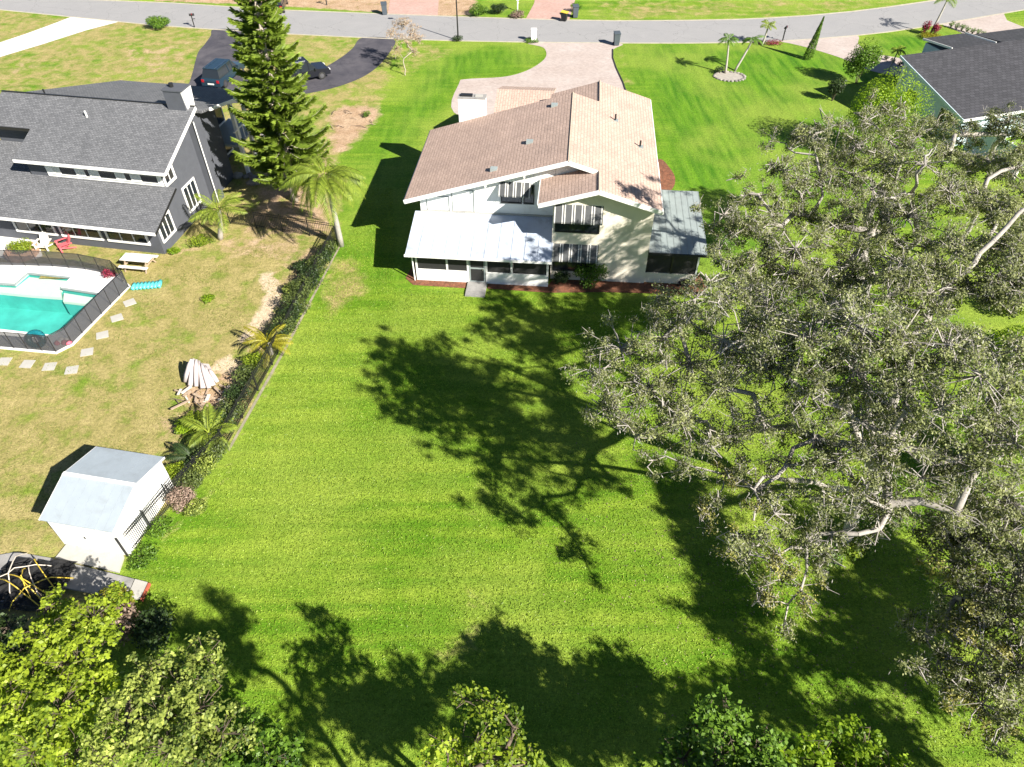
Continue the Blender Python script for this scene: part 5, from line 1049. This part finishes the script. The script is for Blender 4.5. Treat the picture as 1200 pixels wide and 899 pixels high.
tf = thing('pool_toy', 'crumpled pink and cream inflatable at the pool fence corner', 'pool toy', W(76, 402, 0.1)); rng = np.random.default_rng(2)
for i in range(6): p = Vector((rng.uniform(-.5, .5), rng.uniform(-.15, .3), 0.12)); MB().lathe([(0.04, -0.1), (0.16, -0.06), (0.19, 0.02), (0.12, 0.1), (0.03, 0.13)], 9, p).build('lobe', M['flower'] if i % 2 else M['cream_pl'], tf, True)
so = thing('garden_sofa', 'navy cushioned garden sofa on the patio against the grey house', 'sofa', W(14, 273), LY)
MB().box(-1.0, -0.4, 0.12, 1.0, 0.4, 0.4).build('seat', M['navy'], so); MB().box(-1.0, 0.28, 0.402, 1.0, 0.42, 0.8).build('backrest', M['navy'], so)
for s in (-1, 1): MB().box(s*1.06-0.055, -0.4, 0.12, s*1.06+0.055, 0.42, 0.58).build('arm', M['navy'], so)
for x in (-.9, .9):
    for y in (-.33, .33): MB().box(x-.03, y-.03, 0, x+.03, y+.03, 0.12).build('leg', M['black'], so)
pl = thing('planter', 'round terracotta planter ring under the yellow green bush', 'planter', W(27, 298)); MB().lathe([(1.0, 0.0), (1.05, 0.28), (0.92, 0.28), (0.9, 0.05)], 20).build('rim', M['terracotta'], pl)
# ------------------------------------------------------------ street furniture
def bin_(label, px, py, body, lid, rz=0.0, h=1.0):
    t = thing('wheelie_bin', label, 'bin', W(px, py), rz)
    mb = MB(); mb.add([(-.24,-.26,.06),(.24,-.26,.06),(.24,.24,.06),(-.24,.24,.06),(-.30,-.34,h),(.30,-.34,h),(.30,.34,h),(-.30,.34,h)], [(0,3,2,1),(4,5,6,7),(0,1,5,4),(1,2,6,5),(2,3,7,6),(3,0,4,7)]); mb.build('body', M[body], t)
    MB().prism([(-.33, -.40, h+.005), (.33, -.40, h+.005), (.33, .36, h+.08), (-.33, .36, h+.08)], (0, 0, 0.05)).build('lid', M[lid], t)
    MB().tube([(-.28, .40, h-.03), (.28, .40, h-.03)], 0.025, 6).build('handle', M['rubber'], t)
    for s in (-.27, .27): MB().tube([(s-.03, .26, .12), (s+.03, .26, .12)], 0.12, 12).build('wheel', M['rubber'], t)
bin_('grey wheelie bin at the roadside mouth of the pale driveway', 722, 53, 'bin', 'bin', 0.1, 1.15); bin_('black bin with yellow lid across the road', 661, 24.6, 'bin_black', 'yellow', 1.2, 0.85); bin_('grey wheelie bin beside a bush across the road', 674, 20.5, 'bin', 'bin', 0.1, 1.15); bin_('grey wheelie bin by the pink driveway and bare dirt', 451, 17, 'bin', 'bin', 0.2, 1.1)
def mailbox(label, px, py, m, h=1.1, rz=0.0, pillar=False):
    t = thing('mailbox', label, 'mailbox', W(px, py), rz)
    if pillar: MB().box(-.26, -.2, 0, .26, .2, h).build('pillar', M[m], t); MB().prism([(-.3, -.24, h), (.3, -.24, h), (.3, .24, h), (-.3, .24, h)], (0, 0, 0.08)).build('cap', M[m], t); MB().box(-.15, -.215, h-.42, .15, -.202, h-.15).build('door', M['screen_frame'], t)
    else:
        MB().box(-.05, -.05, -0.05, .05, .05, h).build('post', M[m], t); MB().bar((0, 0, h*.72), (.3, 0, h*.72), .06, .06).build('arm', M[m], t)
        pts_ = [(-.2, -.1, h), (-.2, .1, h), (-.2, .1, h+.12)] + [(-.2, .1*math.cos(a), h+.12+.1*math.sin(a)) for a in np.linspace(0.3, math.pi-0.3, 5)] + [(-.2, -.1, h+.12)]
        MB().prism(pts_, (0.52, 0, 0)).build('box', M[m], t); MB().box(.05, -.125, h+.1, .09, -.104, h+.28).build('flag', M['red_lamp'], t)
mailbox('black mailbox on a post at the dry verge by the dark driveway', 228, 32, 'black', 1.15, 0.3); mailbox('white pillar mailbox in the low planting by the pale driveway', 625.5, 48.5, 'chalk', 1.15, 0, True); mailbox('dark mailbox in the pink flower bed', 917, 48, 'black', 1.2, 1.0); mailbox('white mailbox beside orange plants across the road', 606.5, 13, 'chalk', 1.1, 1.2); mailbox('dark mailbox post on the bare dirt across the road', 383, 6, 'rubber', 1.0, 0.6)
lp = thing('lamp_post', 'slim dark lamp post at the roadside edge of the lawn', 'lamp post', W(537, 47.5)); MB().tube([(0, 0, -0.1), (0, 0, 6.2)], [0.085, 0.055], 8).build('pole', M['black'], lp); MB().tube([(0, 0, 6.1), (-0.25, 0.25, 6.35), (-0.8, 0.75, 6.4)], 0.035, 6).build('arm', M['black'], lp); MB().box(-1.2, 0.62, 6.34, -0.75, 0.9, 6.46).build('lamp_head', M['black'], lp)
MB().lathe([(0.16, 0), (0.14, 0.25), (0.09, 0.35)], 8).build('base', M['black'], lp)
# stones ring bed in front lawn
rb = sheet('stone_bed', [(W(855, 90).x + 1.35*math.cos(a)*(1+.06*math.sin(3*a)), W(855, 90).y + 1.05*math.sin(a)) for a in np.linspace(0, 6.28, 26)[:-1]], 0.02, M['stone'])
rng = np.random.default_rng(6)
for i in range(24):
    a = 2*math.pi*i/24; o = MB().lathe([(0.03, -0.02), (0.14, 0.0), (0.15, 0.07), (0.05, 0.12)], 7).build('edging_stone', M['rock_dark'] if i % 3 else M['stone']); o.location = (W(855, 90).x + 1.4*math.cos(a), W(855, 90).y + 1.1*math.sin(a), 0); o.rotation_euler = (0, 0, a*3); o.scale = (rng.uniform(.8, 1.3), rng.uniform(.8, 1.3), 1)
    tag(o, 'rounded edging stone ringing the two palm bed on the front lawn', 'stone', 'stones ringing the palm bed')
for i in range(9):
    x, y = rng.uniform(262, 302), rng.uniform(196, 216); o = MB().lathe([(0.05, -0.05), (0.3, 0.0), (0.32, 0.14), (0.1, 0.3)], 8).build('boulder', M['stone'] if i % 2 else M['rock_dark']); o.location = W(x, y); s = rng.uniform(.7, 1.5); o.scale = (s, s*rng.uniform(.6, 1.1), s*.8); tag(o, 'pale boulder in the rock bed under the tiered pine', 'boulder', 'boulders under the pine')
# cars
def car(label, px, py, rz, paint, suv=True):
    t = thing('car', label, 'car', W(px, py, 0.014), rz); w = 0.92; L = 2.35; hb = 0.98; hr = 1.70 if suv else 1.45
    prof = [(-L, .35), (L, .35), (L+.05, .65), (L-.1, .88), (L-1.1, hb), (-L+.15, hb), (-L, .8)]
    MB().prism([(-w, y, z) for y, z in prof], (2*w, 0, 0)).build('body', M[paint], t)
    rear = -L+.2 if suv else -L+.9
    cab = [(L-1.15, hb), (L-1.85, hr), (rear+.3, hr), (rear, hb)]
    mb = MB(); a = [(-w+.05, y, z) for y, z in cab]; k = .22
    vs = [(-w+.04, cab[0][0], hb), (w-.04, cab[0][0], hb), (w-k, cab[1][0], hr), (-w+k, cab[1][0], hr), (-w+.04, cab[3][0], hb), (w-.04, cab[3][0], hb), (w-k, cab[2][0], hr), (-w+k, cab[2][0], hr)]
    mb.add(vs, [(0, 1, 2, 3), (4, 7, 6, 5), (0, 3, 7, 4), (1, 5, 6, 2), (3, 2, 6, 7)]); cb = mb.build('cabin_glass', M['glass'], t)
    MB().box(-w+k-.02, cab[2][0]-.05, hr+.003, w-k+.02, cab[1][0]+.03, hr+.05).build('roof', M[paint], t)
    for s in (-1, 1):
        for y in (L-.85, -L+.85):
            wh = MB().tube([(s*(w-.2), y, .34), (s*(w+.02), y, .34)], .34, 16).build('wheel', M['rubber'], t); MB().tube([(s*(w+.021), y, .34), (s*(w+.03), y, .34)], .2, 12).build('rim', M['chrome'], wh)
        MB().box(s*.68-.17, L-.02, .66, s*.68+.17, L+.06, .80).build('headlight', M['screen_frame'], t); MB().box(s*.74-.12, -L-.03, .68, s*.74+.12, -L+.02, .92).build('taillight', M['red_lamp'], t)
        MB().box(s*(w+.1)-.09, L-1.45, hb, s*(w+.1)+.09, L-1.3, hb+.14).build('mirror', M[paint], t)
        for y0, y1 in ((L-1.95, L-1.85), (-.35, -.25)): MB().bar((s*(w-.03), y0, hb), (s*(w-k+.01), y0, hr), .05, .08).build('pillar', M[paint], t)
    for x in (-.5, .5): MB().bar((x, cab[2][0], hr+.09), (x, cab[1][0]-.2, hr+.09), .04, .04).build('roof_rail', M['chrome'], t)
    MB().box(-.3, -L-.035, .5, .3, -L-.001, .62).build('number_plate', M['chalk'], t)
car('dark blue car parked on the dark driveway above the grey roof', 264, 94, R(-12), 'paint_blue'); car('black car with white roof rails parked behind the tiered pine', 356, 93, R(-58), 'paint_black'); car('black car with red tail lights at the far roadside behind the pine', 326, 10, R(6), 'paint_black')
# twigs and dry litter in the dirt bed
rng = np.random.default_rng(12)
for i in range(14):
    x, y = rng.uniform(385, 440), rng.uniform(126, 150); p = W(x, y, 0.03); a = rng.uniform(0, 3.14); L = rng.uniform(0.5, 1.2); d = Vector((math.cos(a), math.sin(a), 0.08))
    o = MB().tube([-d*L/2, Vector((0, 0, 0.12)), d*L/2], [0.03, 0.03, 0.012], 5).build('stick', M['bark_dark'] if i % 2 else M['wood']); o.location = p; tag(o, 'bare stick on the sandy dirt bed beside the driveway', 'stick', 'sticks on the dirt bed')

# dry weeds and tufts in the neighbouring yards
rng = np.random.default_rng(15)
yard = [tuple(p[:2]) for p in FENCE[1:]] + [(-17.5, 14.5), (-24, 14), (-32, 30), (-23, 30), (-22.5, 38.5), (-13, 42)]
P = np.stack([rng.uniform(-33, -11, 60000), rng.uniform(14, 44, 60000)], 1)
den = np.sin(P[:, 0]*1.3 + np.sin(P[:, 1]*0.9)*2) + np.sin(P[:, 1]*1.7 + P[:, 0]*0.6)
ok = (sdist(P[:, 0], P[:, 1], yard) > 0.1) & (sdist(P[:, 0], P[:, 1], POOL_DECK) < -0.1) & (den + rng.normal(0, 0.8, 60000) > 0.5)
P = P[ok]; P3 = np.concatenate([P, rng.uniform(0.01, 0.05, (len(P), 1))], 1)
tag(leaf_mesh('weeds', P3, 0.085, M['grass_leaf'], None, 0.3, 0.3, np.clip(rng.normal(0.5, 0.3, len(P3)), 0, 1), None, rng), 'low tufty weeds scattered over the dry yard', 'weeds', kind='stuff')

# fallen oak leaves on the lawn under the crowns
n = 7000; P = np.stack([rng.normal(15, 6, n), rng.normal(20, 7, n), rng.uniform(0.01, 0.03, n)], 1); P = P[(P[:, 1] > 8) & (P[:, 1] < 35) & (P[:, 0] > 1)]
tag(leaf_mesh('fallen_leaves', P, 0.07, M['dead_leaf'], None, 1.5, 0.6, rng.uniform(0, 1, len(P)), None, rng), 'fallen brown leaves strewn on the grass under the oaks', 'leaves', kind='stuff')

# short grass blades over the mown back lawn
lawn = [tuple(hw(-9.5, -1.4)[:2]), tuple(hw(9.6, -1.2)[:2]), (20, 37), (27, 30), (27, 7), (-12, 7), (-16.2, 15.5)] + [(p.x + 0.6, p.y) for p in FENCE[:0:-1]] + [(-11.0, 48), (-8.6, 48)]
n = 330000; P = np.stack([rng.uniform(-17, 27, n), rng.uniform(7, 48, n)], 1)
P = P[(sdist(P[:, 0], P[:, 1], lawn) > 0.15)]
tn = 0.5 + 0.16*np.sin(P[:, 1]*2.4 + 0.25*P[:, 0] + np.sin(P[:, 0]*0.35)*1.2) + 0.14*np.sin(P[:, 0]*0.45 + 1.3*np.sin(P[:, 1]*0.4)) + rng.normal(0, 0.22, len(P))
M['lawn_blade'] = leafmat('lawn_blade', (0.12, 0.22, 0.012), (0.37, 0.475, 0.06), 0.3)
P3 = np.concatenate([P, rng.uniform(0.015, 0.05, (len(P), 1))], 1)
tag(leaf_mesh('grass', P3, 0.085, M['lawn_blade'], None, 0.25, 0.32, tn, None, rng), 'short mown green grass of the back lawn', 'grass', kind='stuff')
if False: print('TRIS', sum(len(o.data.loops) - 2*len(o.data.polygons) for o in bpy.data.objects if o.type == 'MESH'))
